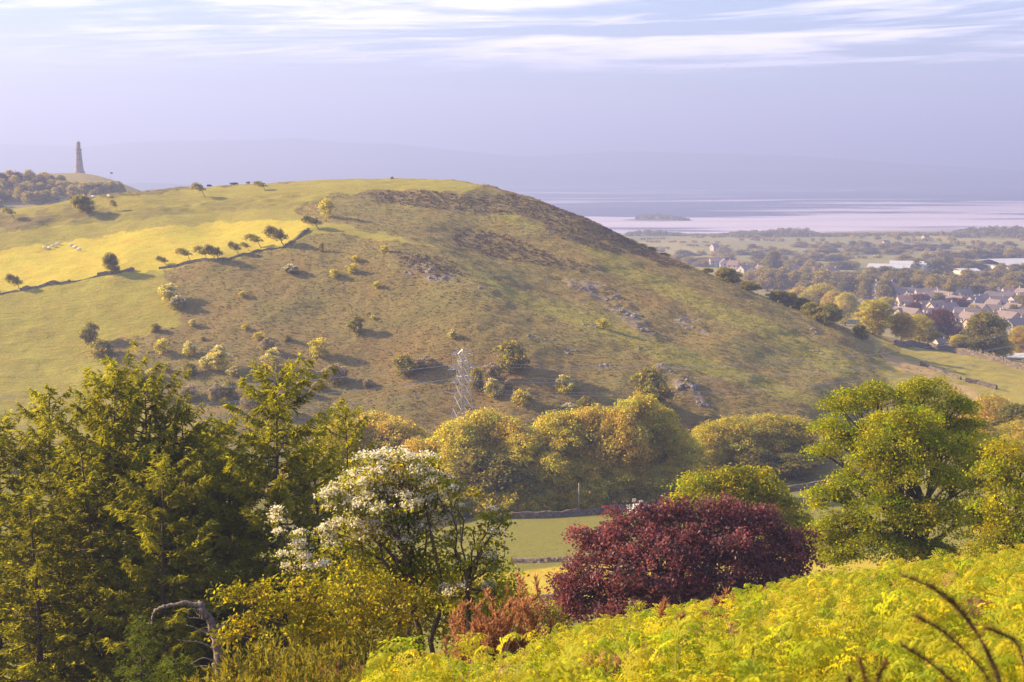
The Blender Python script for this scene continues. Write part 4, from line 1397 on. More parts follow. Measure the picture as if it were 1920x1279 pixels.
ok = (pxb > edge + 40 * fbm(pxb / 60, pyb / 60, 4, 2)) & (pxb < 2050) & (fbm(xb / 1.1, Yb / 1.1, 77, 2) > -0.32)
Yb, xb = Yb[ok], xb[ok]
zb = height(xb, Yb)
bme = bpy.data.meshes.new('bracken')
bme.from_pydata(np.stack([xb, Yb, zb - 0.03], 1).tolist(), [], [])
nb_ = len(xb)
at1 = bme.attributes.new('rot', 'FLOAT_VECTOR', 'POINT')
at1.data.foreach_set('vector', np.stack([rng.normal(size=nb_) * 0.12, rng.normal(size=nb_) * 0.12, rng.normal(-0.4, 1.5, nb_)], 1).astype(np.float32).ravel())
at2 = bme.attributes.new('scl', 'FLOAT', 'POINT')
at2.data.foreach_set('value', (rng.uniform(0.6, 1.15, nb_) * (1 + 0.45 * fbm(xb / 1.8, Yb / 1.8, 99, 3)) + 0.35 * (rng.random(nb_) < 0.05)).astype(np.float32))
at3 = bme.attributes.new('pick', 'INT', 'POINT')
pk = rng.integers(0, 7, nb_)
deadm = (fbm(xb / 2.2, Yb / 2.2, 88, 3) > 0.34) & (rng.random(nb_) < 0.55) | (rng.random(nb_) < 0.012)
pk = np.where(deadm, rng.integers(7, 9, nb_), pk)
at3.data.foreach_set('value', pk.astype(np.int32))
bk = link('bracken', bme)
ng = bpy.data.node_groups.new('bracken_scatter', 'GeometryNodeTree')
ng.interface.new_socket('Geometry', in_out='INPUT', socket_type='NodeSocketGeometry')
ng.interface.new_socket('Geometry', in_out='OUTPUT', socket_type='NodeSocketGeometry')
gi_, go_ = ng.nodes.new('NodeGroupInput'), ng.nodes.new('NodeGroupOutput')
iop = ng.nodes.new('GeometryNodeInstanceOnPoints')
ci = ng.nodes.new('GeometryNodeCollectionInfo')
ci.inputs['Collection'].default_value = frond_col
ci.inputs['Separate Children'].default_value = True
ci.inputs['Reset Children'].default_value = True


def named(dt, nm):
    q = ng.nodes.new('GeometryNodeInputNamedAttribute')
    q.data_type = dt
    q.inputs['Name'].default_value = nm
    return q.outputs['Attribute']


e2r = ng.nodes.new('FunctionNodeEulerToRotation')
ng.links.new(named('FLOAT_VECTOR', 'rot'), e2r.inputs[0])
ng.links.new(gi_.outputs[0], iop.inputs['Points'])
ng.links.new(ci.outputs[0], iop.inputs['Instance'])
iop.inputs['Pick Instance'].default_value = True
ng.links.new(named('INT', 'pick'), iop.inputs['Instance Index'])
ng.links.new(e2r.outputs[0], iop.inputs['Rotation'])
ng.links.new(named('FLOAT', 'scl'), iop.inputs['Scale'])
ng.links.new(iop.outputs[0], go_.inputs[0])
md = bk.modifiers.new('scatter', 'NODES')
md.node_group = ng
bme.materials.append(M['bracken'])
bk['kind'] = 'stuff'
bk['label'] = 'yellow-green young bracken covering the near slope'
# dry stalks standing in it
g = Geo()
for i in range(420):
    Y = rng.uniform(9, 46)
    x = rng.uniform(-0.05, 0.40) * Y
    z = hz(x, Y)
    px, py = project(x, Y, z + 0.5)
    if px < np.interp(py, [1040, 1100, 1150, 1180, 1230, 1279, 1400], [1300, 1080, 1010, 960, 850, 745, 640]) - 40:
        continue
    a, tl = rng.random() * 6.283, rng.uniform(0.1, 0.9)
    L = rng.uniform(0.6, 1.2)
    d = np.array((math.cos(a) * tl, math.sin(a) * tl, 1.0)); d /= np.linalg.norm(d)
    P_ = np.array((x, Y, z)) + d * np.linspace(0, L, 5)[:, None] + np.array((math.cos(a), math.sin(a), -0.3)) * (np.linspace(0, 1, 5) ** 2)[:, None] * 0.12
    g.tube(P_, np.linspace(0.004, 0.002, 5), 4, cap=False, tint=rng.uniform(0.6, 1.2))
st = link('dry_stalk', g.build('dry_stalk', M['straw']))
st['kind'] = 'stuff'
st['label'] = 'dry pale bracken stalks scattered through the young fronds'
# leaf litter, low stems and grass under and left of the bracken, on the bank below the trees
N = 34000
Yg = np.sqrt(rng.uniform(8 ** 2, 85 ** 2, N))
xg = rng.uniform(-0.45, 0.45, N) * Yg
zg = height(xg, Yg)
d = unit(np.stack([rng.normal(size=N) * 0.5, rng.normal(size=N) * 0.5, np.ones(N)], 1))
L = rng.uniform(0.15, 0.45, N)[:, None]
b_ = unit(np.cross(d, rng.normal(size=(N, 3)))) * 0.012
P0 = np.stack([xg, Yg, zg - 0.02], 1)
V_ = np.stack([P0 - b_, P0 + b_, P0 + d * L], 1).reshape(-1, 3)
base_c = np.array((0.12, 0.12, 0.02)) * rng.uniform(0.6, 1.5, (N, 1)) + rng.random((N, 1)) * np.array((0.10, 0.04, 0.01))
us_ = link('undergrowth', mesh('undergrowth', V_, np.arange(N * 3).reshape(-1, 3), M['tuft'], np.repeat(base_c, 3, 0)))
us_['kind'] = 'stuff'
us_['label'] = 'rough grass and litter on the near bank under trees and bracken'

# ------------------------------------------------------------------ valley trees behind the stone wall
def simple_lobes(rng, W_, H_, n, z0=0.3, squash=0.75):
    """irregular crown: n lobes filling a W x H outline above z0*H"""
    out = []
    for i in range(n):
        f = (i + 0.5) / n
        z = H_ * (z0 + (1 - z0) * (0.10 + 0.80 * f))
        wr = W_ * 0.5 * math.sin(math.pi * min(0.93, 0.22 + 0.70 * f)) ** 0.7
        a = i * 2.399 + rng.normal() * 0.3
        rr = wr * rng.uniform(0.35, 0.75) if f < 0.85 else wr * 0.2
        r = W_ * rng.uniform(0.17, 0.26)
        out.append(((math.cos(a) * rr, math.sin(a) * rr, z), (r, r, r * squash)))
    return out


def variant(name, W_, H_, seed, leafm, n=11, leaf=0.5, dens=0.28, per=26, rc=0.9, z0=0.3, blossom=None, limbs=True, wood='bark_far', tr=None, squash=0.75, lean=None, sub=3, tvar=0.2):
    rng = R(seed)
    L = simple_lobes(rng, W_, H_, n, z0, squash)
    if lean:
        L = [((c[0] + lean * (c[2] / H_) ** 1.3 * W_, c[1], c[2]), (r[0] * 1.15, r[1], r[2] * 0.8)) for c, r in L]
    tt = (lean * 0.35 * W_ if lean else 0.02 * W_, 0, H_ * (z0 + 0.22))
    return broadleaf(name, L, (0, 0, 0), tt, tr or H_ * 0.022, rng, leafm, leaf=leaf, dens=dens, per=per, rc=rc, wood=wood, blossom=blossom, limbs=limbs, sub=sub, sides=5, tvar=tvar)


VT = {
    'ash': variant('valley_ash', 14, 20, 301, 'mid', 15, 0.32, 0.40, 46, 0.75, 0.22, sub=4),
    'oak': variant('valley_oak', 15, 18, 302, 'mid2', 16, 0.32, 0.40, 44, 0.75, 0.20, sub=4),
    'tall': variant('valley_tall', 12, 23, 303, 'mid', 15, 0.32, 0.40, 44, 0.70, 0.25, sub=4),
    'dark': variant('valley_dark', 13, 17, 304, 'midd', 14, 0.45, 0.45, 30, 0.75, 0.10, sub=3),
    'pale': variant('valley_pale', 14, 16, 305, 'mid', 14, 0.32, 0.40, 46, 0.75, 0.15, sub=3),
    'low': variant('valley_low', 9, 7, 306, 'mid', 10, 0.38, 0.5, 26, 0.6, 0.05, sub=2),
}
VT_LABEL = {'ash': 'yellow-green ash with a rounded top in the tree belt along the valley wall', 'oak': 'bronze-leaved oak in the tree belt along the valley wall',
            'tall': 'tall thin-crowned tree with visible stems in the tree belt along the wall', 'dark': 'shaded dark tree inside the tree belt along the valley wall',
            'pale': 'pale green tree in the belt at the foot of the hill', 'low': 'low bush under the tree belt along the valley wall'}
VT_KIND = {'ash': 'yellow-green ash with a rounded top', 'oak': 'golden-bronze oak', 'tall': 'tall thin-crowned ash with visible stems', 'dark': 'shaded darker alder', 'pale': 'pale green bushy willow'}


def valley_spot(px):
    if px < 600:
        return 'glimpsed between the larches'
    if px < 810:
        return 'between the larches and the pylon'
    if px < 1010:
        return 'right below the pylon'
    if px < 1290:
        return 'in the tall clump between pylon and spur'
    if px < 1560:
        return 'in the clump next to the sycamores'
    return 'behind the sycamores'


# photo column, top row, distance, kind, width scale
VALLEY = [
    (650, 790, 300, 'oak', 1.0), (700, 778, 305, 'oak', 1.05), (745, 790, 300, 'oak', 1.0), (790, 825, 290, 'oak', 0.9), (680, 860, 280, 'pale', 0.9), (600, 850, 290, 'pale', 1.0),
    (860, 790, 285, 'ash', 0.95), (905, 772, 290, 'ash', 1.05), (955, 790, 288, 'oak', 0.95), (980, 815, 283, 'ash', 0.8), (890, 840, 279, 'dark', 1.0), (935, 855, 277, 'dark', 1.0), (840, 870, 279, 'pale', 0.8), (985, 880, 276, 'dark', 0.7),
    (1050, 775, 288, 'ash', 0.95), (1085, 770, 292, 'tall', 0.9), (1120, 768, 290, 'oak', 1.0), (1165, 772, 288, 'oak', 0.95), (1200, 742, 292, 'tall', 1.1), (1240, 765, 294, 'tall', 1.0), (1270, 810, 290, 'ash', 0.85), (1030, 850, 280, 'pale', 0.8),
    (1100, 860, 283, 'pale', 0.9), (1160, 870, 284, 'pale', 0.9), (1230, 870, 286, 'pale', 0.9),
    (1330, 795, 318, 'pale', 1.0), (1380, 785, 320, 'pale', 1.1), (1440, 780, 322, 'pale', 1.1), (1490, 782, 325, 'pale', 1.1), (1530, 800, 322, 'pale', 1.0), (1310, 830, 312, 'pale', 0.8), (1420, 840, 312, 'dark', 0.8), (1480, 850, 312, 'dark', 0.9),
    (1860, 745, 330, 'oak', 1.0), (1905, 760, 320, 'dark', 1.0), (1930, 790, 310, 'pale', 1.0), (1830, 790, 330, 'pale', 0.8),
    (30, 850, 312, 'pale', 0.9), (300, 860, 300, 'pale', 0.9), (380, 855, 302, 'oak', 0.9), (560, 870, 296, 'oak', 0.8), (-40, 845, 314, 'oak', 1.0),
]
for i, (px, py, Y, k, ws) in enumerate(VALLEY):
    top = at(px, py, Y)
    gz = hz(top[0], Y)
    H0 = {'ash': 20, 'oak': 18, 'tall': 23, 'dark': 17, 'pale': 16, 'low': 7}[k]
    hs_ = (top[2] - gz) / (H0 * 0.97)
    put_tree(VT[k], {'ash': 'ash_tree', 'oak': 'oak_tree', 'tall': 'ash_tree', 'dark': 'alder_tree', 'pale': 'willow_tree'}[k], (top[0], Y, gz - 0.2), VT_KIND[k] + ' ' + valley_spot(px), 'tree', 'valley trees: ' + k + ', ' + valley_spot(px), rz=i * 1.37, s=(ws, ws, hs_))
rng = R(310)
for i in range(18):
    px = rng.uniform(830, 1150)
    Y = np.interp(px, [830, 1260], [270, 281]) + rng.uniform(-1, 5)
    x = (px - CX) / F * Y
    s = rng.uniform(0.45, 0.9)
    put_tree(VT['low'], 'alder_bush', (x, Y, hz(x, Y) - 0.1), VT_LABEL['low'], 'bush', 'bushes under the valley trees', rz=i * 2.2, s=s)


# ------------------------------------------------------------------ dry stone walls
def stone_wall(px_list, label, h=1.25, w=0.55, seed=1, step=0.55, y0=200, y1=330, gap=0.0, size=0.30, follow=None):
    pts_ = [ground_hit(p[0], p[1], y0, y1) for p in px_list]
    P_ = np.array(pts_)
    seg = np.r_[0, np.cumsum(np.linalg.norm(np.diff(P_[:, :2], axis=0), axis=1))]
    n = max(3, int(seg[-1] / step))
    t = np.linspace(0, seg[-1], n)
    X, Y = np.interp(t, seg, P_[:, 0]), np.interp(t, seg, P_[:, 1])
    Z = height(X, Y)
    rng = R(seed)
    org = np.array((X[0], Y[0], Z[0]))
    g = Geo()
    hh = np.maximum(h * (0.9 + (0.75 if gap else 0.2) * fbm(t / 3.5, t * 0, seed, 3)), 0.25)
    if gap:
        hh = hh * np.where(fbm(t / 14, t * 0 + 3, seed + 5, 2) < -0.15 - gap * 0, 0.35, 1.0)
    ang = np.arctan2(np.gradient(Y), np.gradient(X))
    for i in range(n):
        k = max(1, int(round(hh[i] / size)))
        for j in range(k):
            z = (j + 0.5) * hh[i] / k
            ww = w * (1 - 0.3 * j / max(k, 1))
            s = (step * rng.uniform(0.85, 1.25), ww * rng.uniform(0.8, 1.15), hh[i] / k * rng.uniform(0.9, 1.15))
            g.box((X[i] - org[0] + rng.normal() * 0.05, Y[i] - org[1] + rng.normal() * 0.04, Z[i] - org[2] + z - 0.08), s, ang[i] + rng.normal() * 0.12, tint=rng.uniform(0.65, 1.3) * np.array((1, rng.uniform(0.94, 1.0), rng.uniform(0.88, 1.02))))
    o = link('dry_stone_wall', g.build('dry_stone_wall', M['wall']), loc=org)
    return tag(o, label, 'stone wall')


stone_wall([(925, 978), (1010, 972), (1100, 966), (1170, 958), (1240, 952), (1330, 943), (1420, 932), (1520, 916), (1600, 906)], 'long grey dry stone wall running below the valley tree belt', seed=401, y0=240, y1=340, h=1.5)
stone_wall([(380, 1012), (460, 1003), (560, 1000), (700, 992), (860, 984)], 'dry stone wall glimpsed between the larch trunks', seed=402, y0=225, y1=300, h=1.3)
stone_wall([(960, 1056), (1050, 1054), (1150, 1050), (1250, 1046)], 'low dark dry stone wall crossing the middle of the valley fields', seed=403, y0=190, y1=240, h=0.9)
stone_wall([(1000, 1128), (1040, 1126), (1090, 1122)], 'short dark dry stone wall ending beside the copper beech', seed=404, y0=140, y1=175, h=0.9)
stone_wall([(-20, 557), (30, 546), (50, 543), (110, 532), (170, 521), (213, 514), (250, 508)], 'ruined dry stone wall below the bright meadow with a lone thorn standing on it', seed=405, y0=405, y1=460, h=0.95, w=0.9, gap=0.1, step=0.7)
stone_wall([(300, 504), (360, 493), (405, 490), (450, 480), (490, 470), (530, 464), (560, 446), (578, 432)], 'ruined dry stone wall under the row of windswept thorns', seed=406, y0=415, y1=480, h=0.8, w=0.9, gap=0.1, step=0.7)
stone_wall([(1675, 648), (1740, 654), (1800, 664), (1860, 676), (1925, 694)], 'dark dry stone wall along the far edge of the sunlit field', seed=407, y0=470, y1=600, h=2.6, w=0.8, step=0.8)
stone_wall([(1728, 685), (1760, 697), (1800, 712)], 'dark broken dry stone wall running down the sunlit field', seed=408, y0=400, y1=500, h=1.3, w=0.8, step=0.7)
stone_wall([(1812, 716), (1832, 720), (1866, 730)], 'last fallen stretch of dry stone wall in the sunlit field', seed=409, y0=390, y1=480, h=1.5, w=1.2, step=0.7)

# ------------------------------------------------------------------ thorns and shrubs on the hill
SH = {
    'white': variant('thorn_white', 5, 4, 321, 'midd', 7, 0.26, 1.2, 26, 0.36, 0.1, blossom=(0.95, 0.26, 26), tr=0.12),
    'cream': variant('thorn_cream', 5, 5, 322, 'mid', 8, 0.26, 1.1, 26, 0.36, 0.1, blossom=(0.55, 0.26, 22), tr=0.12),
    'green': variant('thorn_green', 5, 4.5, 323, 'midd', 8, 0.28, 1.1, 28, 0.40, 0.08, tr=0.12),
    'lime': variant('thorn_lime', 4.5, 4.5, 324, 'mid', 8, 0.26, 1.1, 26, 0.36, 0.05, tr=0.10),
    'pink': variant('thorn_pink', 6, 4, 325, 'midd', 8, 0.26, 1.0, 22, 0.38, 0.1, blossom=(0.9, 0.25, 30, 'dusk'), tr=0.12) if 'dusk' in M else None,
    'wind': variant('thorn_wind', 4.2, 4.2, 326, 'midd', 8, 0.26, 1.1, 22, 0.34, 0.46, tr=0.12, lean=-1.05, squash=0.6),
    'wind2': variant('thorn_wind_b', 4.6, 4.0, 327, 'midd', 9, 0.26, 1.1, 22, 0.34, 0.40, tr=0.13, lean=-0.8, squash=0.6, blossom=(0.25, 0.22, 14)),
    'bush': variant('thorn_bush', 6, 5, 328, 'midd', 10, 0.28, 1.3, 32, 0.42, 0.15, tr=0.16, lean=-0.15),
}
SH_H = {'white': 4, 'cream': 5, 'green': 4.5, 'lime': 4.5, 'pink': 4, 'wind': 4.2, 'wind2': 4.0, 'bush': 5}
SH_W = {'white': 5, 'cream': 5, 'green': 5, 'lime': 4.5, 'pink': 6, 'wind': 5.4, 'wind2': 5.6, 'bush': 6}
SH_LABEL = {
    'white': 'thorn bush thick with white blossom on the rough hillside', 'cream': 'pale thorn flecked with cream blossom on the rough hillside',
    'green': 'plain green thorn bush on the rough hillside', 'lime': 'small bright yellow-green bush on the rough hillside', 'pink': 'spreading thorn with dusky fading blossom low on the hillside'}
SHRUBS = [
    (545, 515, 30, 18, 'white'), (627, 522, 20, 18, 'lime'), (663, 514, 22, 20, 'lime'), (667, 490, 18, 12, 'lime'), (318, 566, 38, 32, 'cream'), (334, 581, 27, 24, 'white'), (456, 558, 16, 12, 'lime'), (362, 614, 16, 14, 'cream'), (459, 619, 13, 12, 'lime'), (487, 637, 20, 16, 'lime'),
    (500, 662, 27, 26, 'pink'), (513, 692, 38, 38, 'cream'), (600, 672, 33, 40, 'lime'), (410, 698, 44, 48, 'cream'), (386, 697, 24, 28, 'cream'), (355, 670, 28, 28, 'cream'), (305, 662, 27, 30, 'lime'), (354, 707, 34, 26, 'green'), (285, 714, 26, 26, 'lime'), (313, 698, 18, 14, 'pink'),
    (440, 707, 30, 20, 'cream'), (357, 754, 42, 30, 'pink'), (406, 756, 28, 34, 'pink'), (428, 750, 34, 34, 'green'), (287, 757, 40, 32, 'pink'), (262, 716, 34, 22, 'green'), (168, 648, 36, 42, 'green'), (190, 674, 46, 36, 'green'), (293, 624, 19, 17, 'green'), (668, 624, 30, 30, 'green'),
    (627, 722, 48, 36, 'pink'), (598, 732, 28, 14, 'pink'), (690, 728, 20, 16, 'pink'), (545, 737, 44, 22, 'pink'), (760, 708, 48, 40, 'green'), (800, 694, 36, 24, 'pink'), (848, 637, 18, 17, 'cream'), (957, 702, 62, 58, 'green'), (923, 714, 36, 30, 'pink'), (922, 748, 34, 38, 'cream'),
    (893, 734, 30, 42, 'green'), (953, 732, 15, 20, 'pink'), (1057, 738, 36, 34, 'cream'), (975, 760, 34, 32, 'lime'), (992, 756, 14, 26, 'pink'), (1099, 778, 40, 32, 'green'), (1066, 775, 32, 18, 'white'), (1220, 775, 72, 82, 'green'), (1132, 617, 25, 21, 'lime'), (707, 541, 15, 14, 'lime'),
    (720, 472, 14, 13, 'lime'), (612, 408, 26, 38, 'lime'), (603, 472, 10, 17, 'green'), (470, 770, 40, 30, 'pink'), (520, 775, 36, 26, 'pink'), (1285, 520, 0, 0, None), (700, 600, 12, 9, 'lime'), (380, 640, 12, 9, 'pink'), (540, 640, 14, 12, 'green'), (820, 690, 14, 10, 'pink'),
]
SH_KIND = {'white': 'thorn bush thick with white blossom', 'cream': 'pale thorn flecked with cream blossom', 'green': 'plain green thorn bush', 'lime': 'bright yellow-green bush', 'pink': 'spreading thorn with dusky fading blossom'}


def shrub_spot(px, py, w):
    z = 'large ' if w > 38 else ('tiny ' if w < 17 else '')
    if py < 600:
        return z, 'on the upper slope below the thorn row'
    if px < 480:
        return z, 'in the scatter above the round-topped larch'
    if px < 700:
        return z, 'in the scatter above the pointed larch'
    if px < 985:
        return z, 'close to the pylon on the hill'
    return z, 'between the pylon and the rocky spur'


for i, (px, py, w, h, k) in enumerate(SHRUBS):
    if not k:
        continue
    if SH.get(k) is None:
        k = 'cream'
    p = ground_hit(px, py, 335, 560)
    m_ = mpp(p[1])
    z_, s_ = shrub_spot(px, py, w)
    put_tree(SH[k], 'thorn_bush', p - (0, 0, 0.1), z_ + SH_KIND[k] + ' ' + s_, 'bush', 'hillside thorns: ' + z_ + k + ' ' + s_, rz=i * 1.9, s=(w * m_ / SH_W[k], w * m_ / SH_W[k], h * m_ / SH_H[k]))
WIND = [
    (27, 411, 22, 22, 'wind', 'thin windswept thorn near the tower-side skyline of the meadow'), (158, 398, 36, 30, 'bush', 'dense round thorn on the brown bank at the top of the meadow'),
    (219, 397, 14, 22, 'wind', 'tiny thorn with a bare stem on the upper meadow bank'), (384, 369, 24, 26, 'wind', 'bent thorn with a wispy crown just under the hilltop'),
    (498, 358, 24, 18, 'wind', 'stooped thorn on the hilltop skyline'), (38, 544, 30, 30, 'wind2', 'single thorn casting a long shadow over the ruined wall'),
    (211, 513, 26, 36, 'bush', 'tall lone thorn standing on the ruined wall'), (312, 498, 22, 17, 'wind2', 'smallest pale thorn at the lower end of the thorn row'),
    (358, 490, 28, 24, 'wind', 'second thorn up the windswept row along the wall'), (390, 490, 28, 28, 'wind', 'slender leaning thorn beside the broad one in the row'),
    (413, 489, 36, 30, 'wind2', 'broad blossoming thorn in the middle of the windswept row'), (448, 478, 24, 24, 'wind2', 'small thorn above the broad one in the windswept row'),
    (468, 471, 18, 17, 'wind', 'little thorn between two larger ones in the windswept row'), (490, 465, 32, 26, 'wind', 'thorn streaming far to one side in the windswept row'),
    (533, 463, 42, 38, 'wind2', 'largest thorn near the upper end of the windswept row'), (598, 430, 38, 26, 'wind2', 'flat-topped thorn at the corner of the bright meadow'),
]
for i, (px, py, w, h, k, lab) in enumerate(WIND):
    p = ground_hit(px, py, 400, 580)
    m_ = mpp(p[1])
    put_tree(SH[k], 'windswept_thorn', p - (0, 0, 0.1), lab, 'thorn tree', rz=0.25 * math.sin(i * 2.7), s=(w * m_ / SH_W[k], w * m_ / SH_W[k], h * m_ / SH_H[k]))
FLANK = [(1367, 524, 42, 28), (1405, 541, 40, 18), (1325, 506, 20, 10), (1455, 560, 36, 20), (1480, 575, 30, 26), (1545, 607, 54, 32), (1615, 637, 26, 28), (1560, 602, 36, 36), (1520, 592, 40, 24), (1500, 580, 30, 24)]
for i, (px, py, w, h) in enumerate(FLANK):
    p = ground_hit(px, py, 400, 560)
    m_ = mpp(p[1])
    put_tree(SH['bush'], 'thorn_bush', p - (0, 0, 0.15), 'olive thorn bush on the right-hand shoulder of the hill above the town', 'bush', 'thorns on the hill shoulder', rz=i, s=(w * m_ / 6, w * m_ / 6, h * m_ / 5))

# ------------------------------------------------------------------ rock outcrops
def rock_mesh(seed):
    rng = R(seed)
    import bmesh
    bm = bmesh.new()
    bmesh.ops.create_icosphere(bm, subdivisions=2, radius=1.0)
    for v in bm.verts:
        c = np.array(v.co)
        k = 1 + 0.35 * rng.normal() * 0.5
        q = np.round(c * 2.2 + rng.normal(size=3) * 0.22) / 2.2
        v.co = Vector((c * 0.5 + q * 0.5) * k)
    me = bpy.data.meshes.new('rock')
    bm.to_mesh(me)
    bm.free()
    a = me.color_attributes.new('tint', 'FLOAT_COLOR', 'POINT')
    a.data.foreach_set('color', np.ones(len(me.vertices) * 4, np.float32))
    me.materials.append(M['stone'])
    return me


ROCKM = [rock_mesh(500 + i) for i in range(4)]
OUT = [(1095, 537, 40, 16), (1150, 560, 44, 22), (1185, 590, 40, 26), (1215, 622, 40, 24), (1205, 655, 20, 14), (790, 505, 60, 16), (820, 522, 30, 12), (1285, 600, 34, 20), (1245, 690, 30, 16), (1290, 722, 50, 22), (1320, 750, 30, 20), (1000, 635, 24, 8), (1030, 640, 16, 8), (1070, 660, 24, 10), (1140, 690, 30, 14), (690, 372, 36, 8), (1290, 615, 20, 12), (980, 425, 14, 10), (1040, 438, 26, 10), (1105, 610, 24, 8), (1525, 622, 24, 16), (1530, 660, 30, 14), (905, 540, 14, 6), (1850, 765, 20, 16)]
for i, (px, py, w, h) in enumerate(OUT):
    p = ground_hit(px, py, 335, 560)
    m_ = mpp(p[1])
    rng = R(520 + i)
    lab = 'jagged grey rock outcrop on the gully side of the spur' if i < 5 else 'low weathered rock outcrop breaking the rough hillside'
    r = empty('rock_outcrop', p, lab, 'rock outcrop', 'crags of the gully' if i < 5 else 'outcrops on the hillside')
    nrock = 5 + int(w / 6)
    for q in range(nrock):
        dx = rng.uniform(-0.5, 0.5) * w * m_
        dyy = rng.uniform(-0.6, 0.6) * h * m_ * 1.6
        z = hz(p[0] + dx, p[1] + dyy) - p[2]
        s = rng.uniform(0.25, 0.8) * (0.4 + h / 34)
        o = link('rock', ROCKM[q % 4], r, (dx, dyy, z - 0.25 * s), rng.random() * 6.28, (s * rng.uniform(0.8, 1.5), s * 0.9, s * rng.uniform(0.6, 1.1)))

# ------------------------------------------------------------------ tussocks, heather and young bracken of the hillside (uncountable)
rng = R(601)
N = 70000
tx = rng.uniform(-190, 160, N)
ty = rng.uniform(330, 560, N)
tz = height(tx, ty)
tpx, tpy = project(tx, ty, tz)
sel = rough_zone(tpx, tpy, ty) & (tpx > -60) & (tpx < 1980) & (tpx < 1660 + 120 * fbm(tpx / 40, tpy / 40, 15, 2))
tx, ty, tz, tpx, tpy = tx[sel], ty[sel], tz[sel], tpx[sel], tpy[sel]
hea = np.zeros(len(tx), bool)
for p in HEATHER:
    hea |= in_poly(tpx + 10 * fbm(tx / 5, ty / 5, 8, 2), tpy, p)
grn = np.zeros(len(tx), bool)
for p in GREENBAND:
    grn |= in_poly(tpx, tpy, p)
col = np.array((0.235, 0.175, 0.048)) * rng.uniform(0.7, 1.3, (len(tx), 1)) + fbm(tx / 14, ty / 14, 101, 3)[:, None] * np.array((0.05, 0.0, 0.0)) + fbm(tx / 40, ty / 40, 103, 3)[:, None] * np.array((0.0, 0.04, 0.0))
col[grn] = np.array((0.27, 0.24, 0.035)) * rng.uniform(0.7, 1.3, (grn.sum(), 1))
col[hea] = np.array((0.14, 0.092, 0.052)) * rng.uniform(0.6, 1.4, (hea.sum(), 1))
sz = np.where(hea, rng.uniform(0.4, 0.9, len(tx)), rng.uniform(0.2, 0.5, len(tx)))
reps = 3
cen = np.repeat(np.stack([tx, ty, tz], 1), reps, 0)
s_ = np.repeat(sz, reps)
cen = cen + rng.normal(size=cen.shape) * s_[:, None] * np.array((0.35, 0.35, 0.0)) + np.array((0, 0, 1)) * (s_ * 0.28)[:, None]
Vt, Qt, Ct = leaves(cen, rng.normal(size=cen.shape) * 0.32 + np.array((0, -0.15, 0.9)), s_, rng, 0.8, np.clip(np.repeat(col, reps, 0), 0.02, 0.5))
tu = link('tussock', mesh('tussock', Vt, Qt, M['tuft'], Ct))
tu['kind'] = 'stuff'
tu['label'] = 'rough tussocks, heather and bracken covering the hillside'

# ------------------------------------------------------------------ electricity pylon and its cables
py0 = at(868, 850, 335)
gz = hz(py0[0], 335)
topz = at(868, 655, 335)[2]
Hp = topz - gz
pyl = empty('electricity_pylon', (py0[0], 335, gz), 'grey steel lattice electricity pylon with three pairs of arms below the hill', 'pylon', rz=math.radians(38))
lv = np.array([0.0, 0.17, 0.33, 0.47, 0.60, 0.70, 0.79, 0.87, 0.945]) * Hp
hw = np.interp(lv / Hp, [0, 0.60, 0.945], [2.35, 1.15, 0.80])
corners = [(-1, -1), (1, -1), (1, 1), (-1, 1)]
for cx_, cy_ in corners:
    g = Geo()
    g.tube([(cx_ * w, cy_ * w, z) for w, z in zip(hw, lv)], 0.11, 4)
    link('leg', g.build('pylon_leg', M['steel']), pyl)
for a in range(4):
    b = (a + 1) % 4
    g = Geo()
    for i in range(len(lv) - 1):
        A_ = [np.array((corners[c][0] * hw[i], corners[c][1] * hw[i], lv[i])) for c in (a, b)]
        B_ = [np.array((corners[c][0] * hw[i + 1], corners[c][1] * hw[i + 1], lv[i + 1])) for c in (a, b)]
        g.tube([A_[0], B_[1]], 0.065, 4); g.tube([A_[1], B_[0]], 0.065, 4)
        if i in (4, 6):
            g.tube([B_[0], B_[1]], 0.06, 4)
    link('bracing', g.build('pylon_bracing', M['steel']), pyl)
g = Geo()
for c in corners:
    g.tube([(c[0] * hw[-1], c[1] * hw[-1], lv[-1]), (0, 0, Hp)], 0.08, 4)
link('peak', g.build('pylon_peak', M['steel']), pyl)
TIPS = []
for zf, L in ((0.945, 3.3), (0.785, 4.2), (0.635, 3.5)):
    z = zf * Hp
    w = float(np.interp(zf, lv / Hp, hw))
    for sgn in (-1, 1):
        g = Geo()
        tip = np.array((sgn * L, 0, z))
        for c in (-1, 1):
            g.tube([(sgn * w, c * w, z), tip], 0.085, 4)
            g.tube([(sgn * w * 0.8, c * w * 0.8, z + 1.4), tip], 0.06, 4)
        g.tube([(sgn * (w + L) / 2, -w / 2, z), (sgn * (w + L) / 2, w / 2, z)], 0.05, 4)
        arm = link('crossarm', g.build('pylon_arm', M['steel']), pyl)
        gi = Geo()
        for q in range(9):
            gi.tube([(tip[0], 0, z - 0.2 - q * 0.2), (tip[0], 0, z - 0.32 - q * 0.2)], 0.13, 6)
        gi.tube([(tip[0], 0, z), (tip[0], 0, z - 2.2)], 0.035, 4)
        link('insulator', gi.build('pylon_insulator', M['glass']), arm)
        TIPS.append((sgn, tip - (0, 0, 2.2)))
ca, sa = math.cos(math.radians(38)), math.sin(math.radians(38))
ends = {1: np.array((150.0, 395.0)), 0: np.array((-190.0, 262.0))}
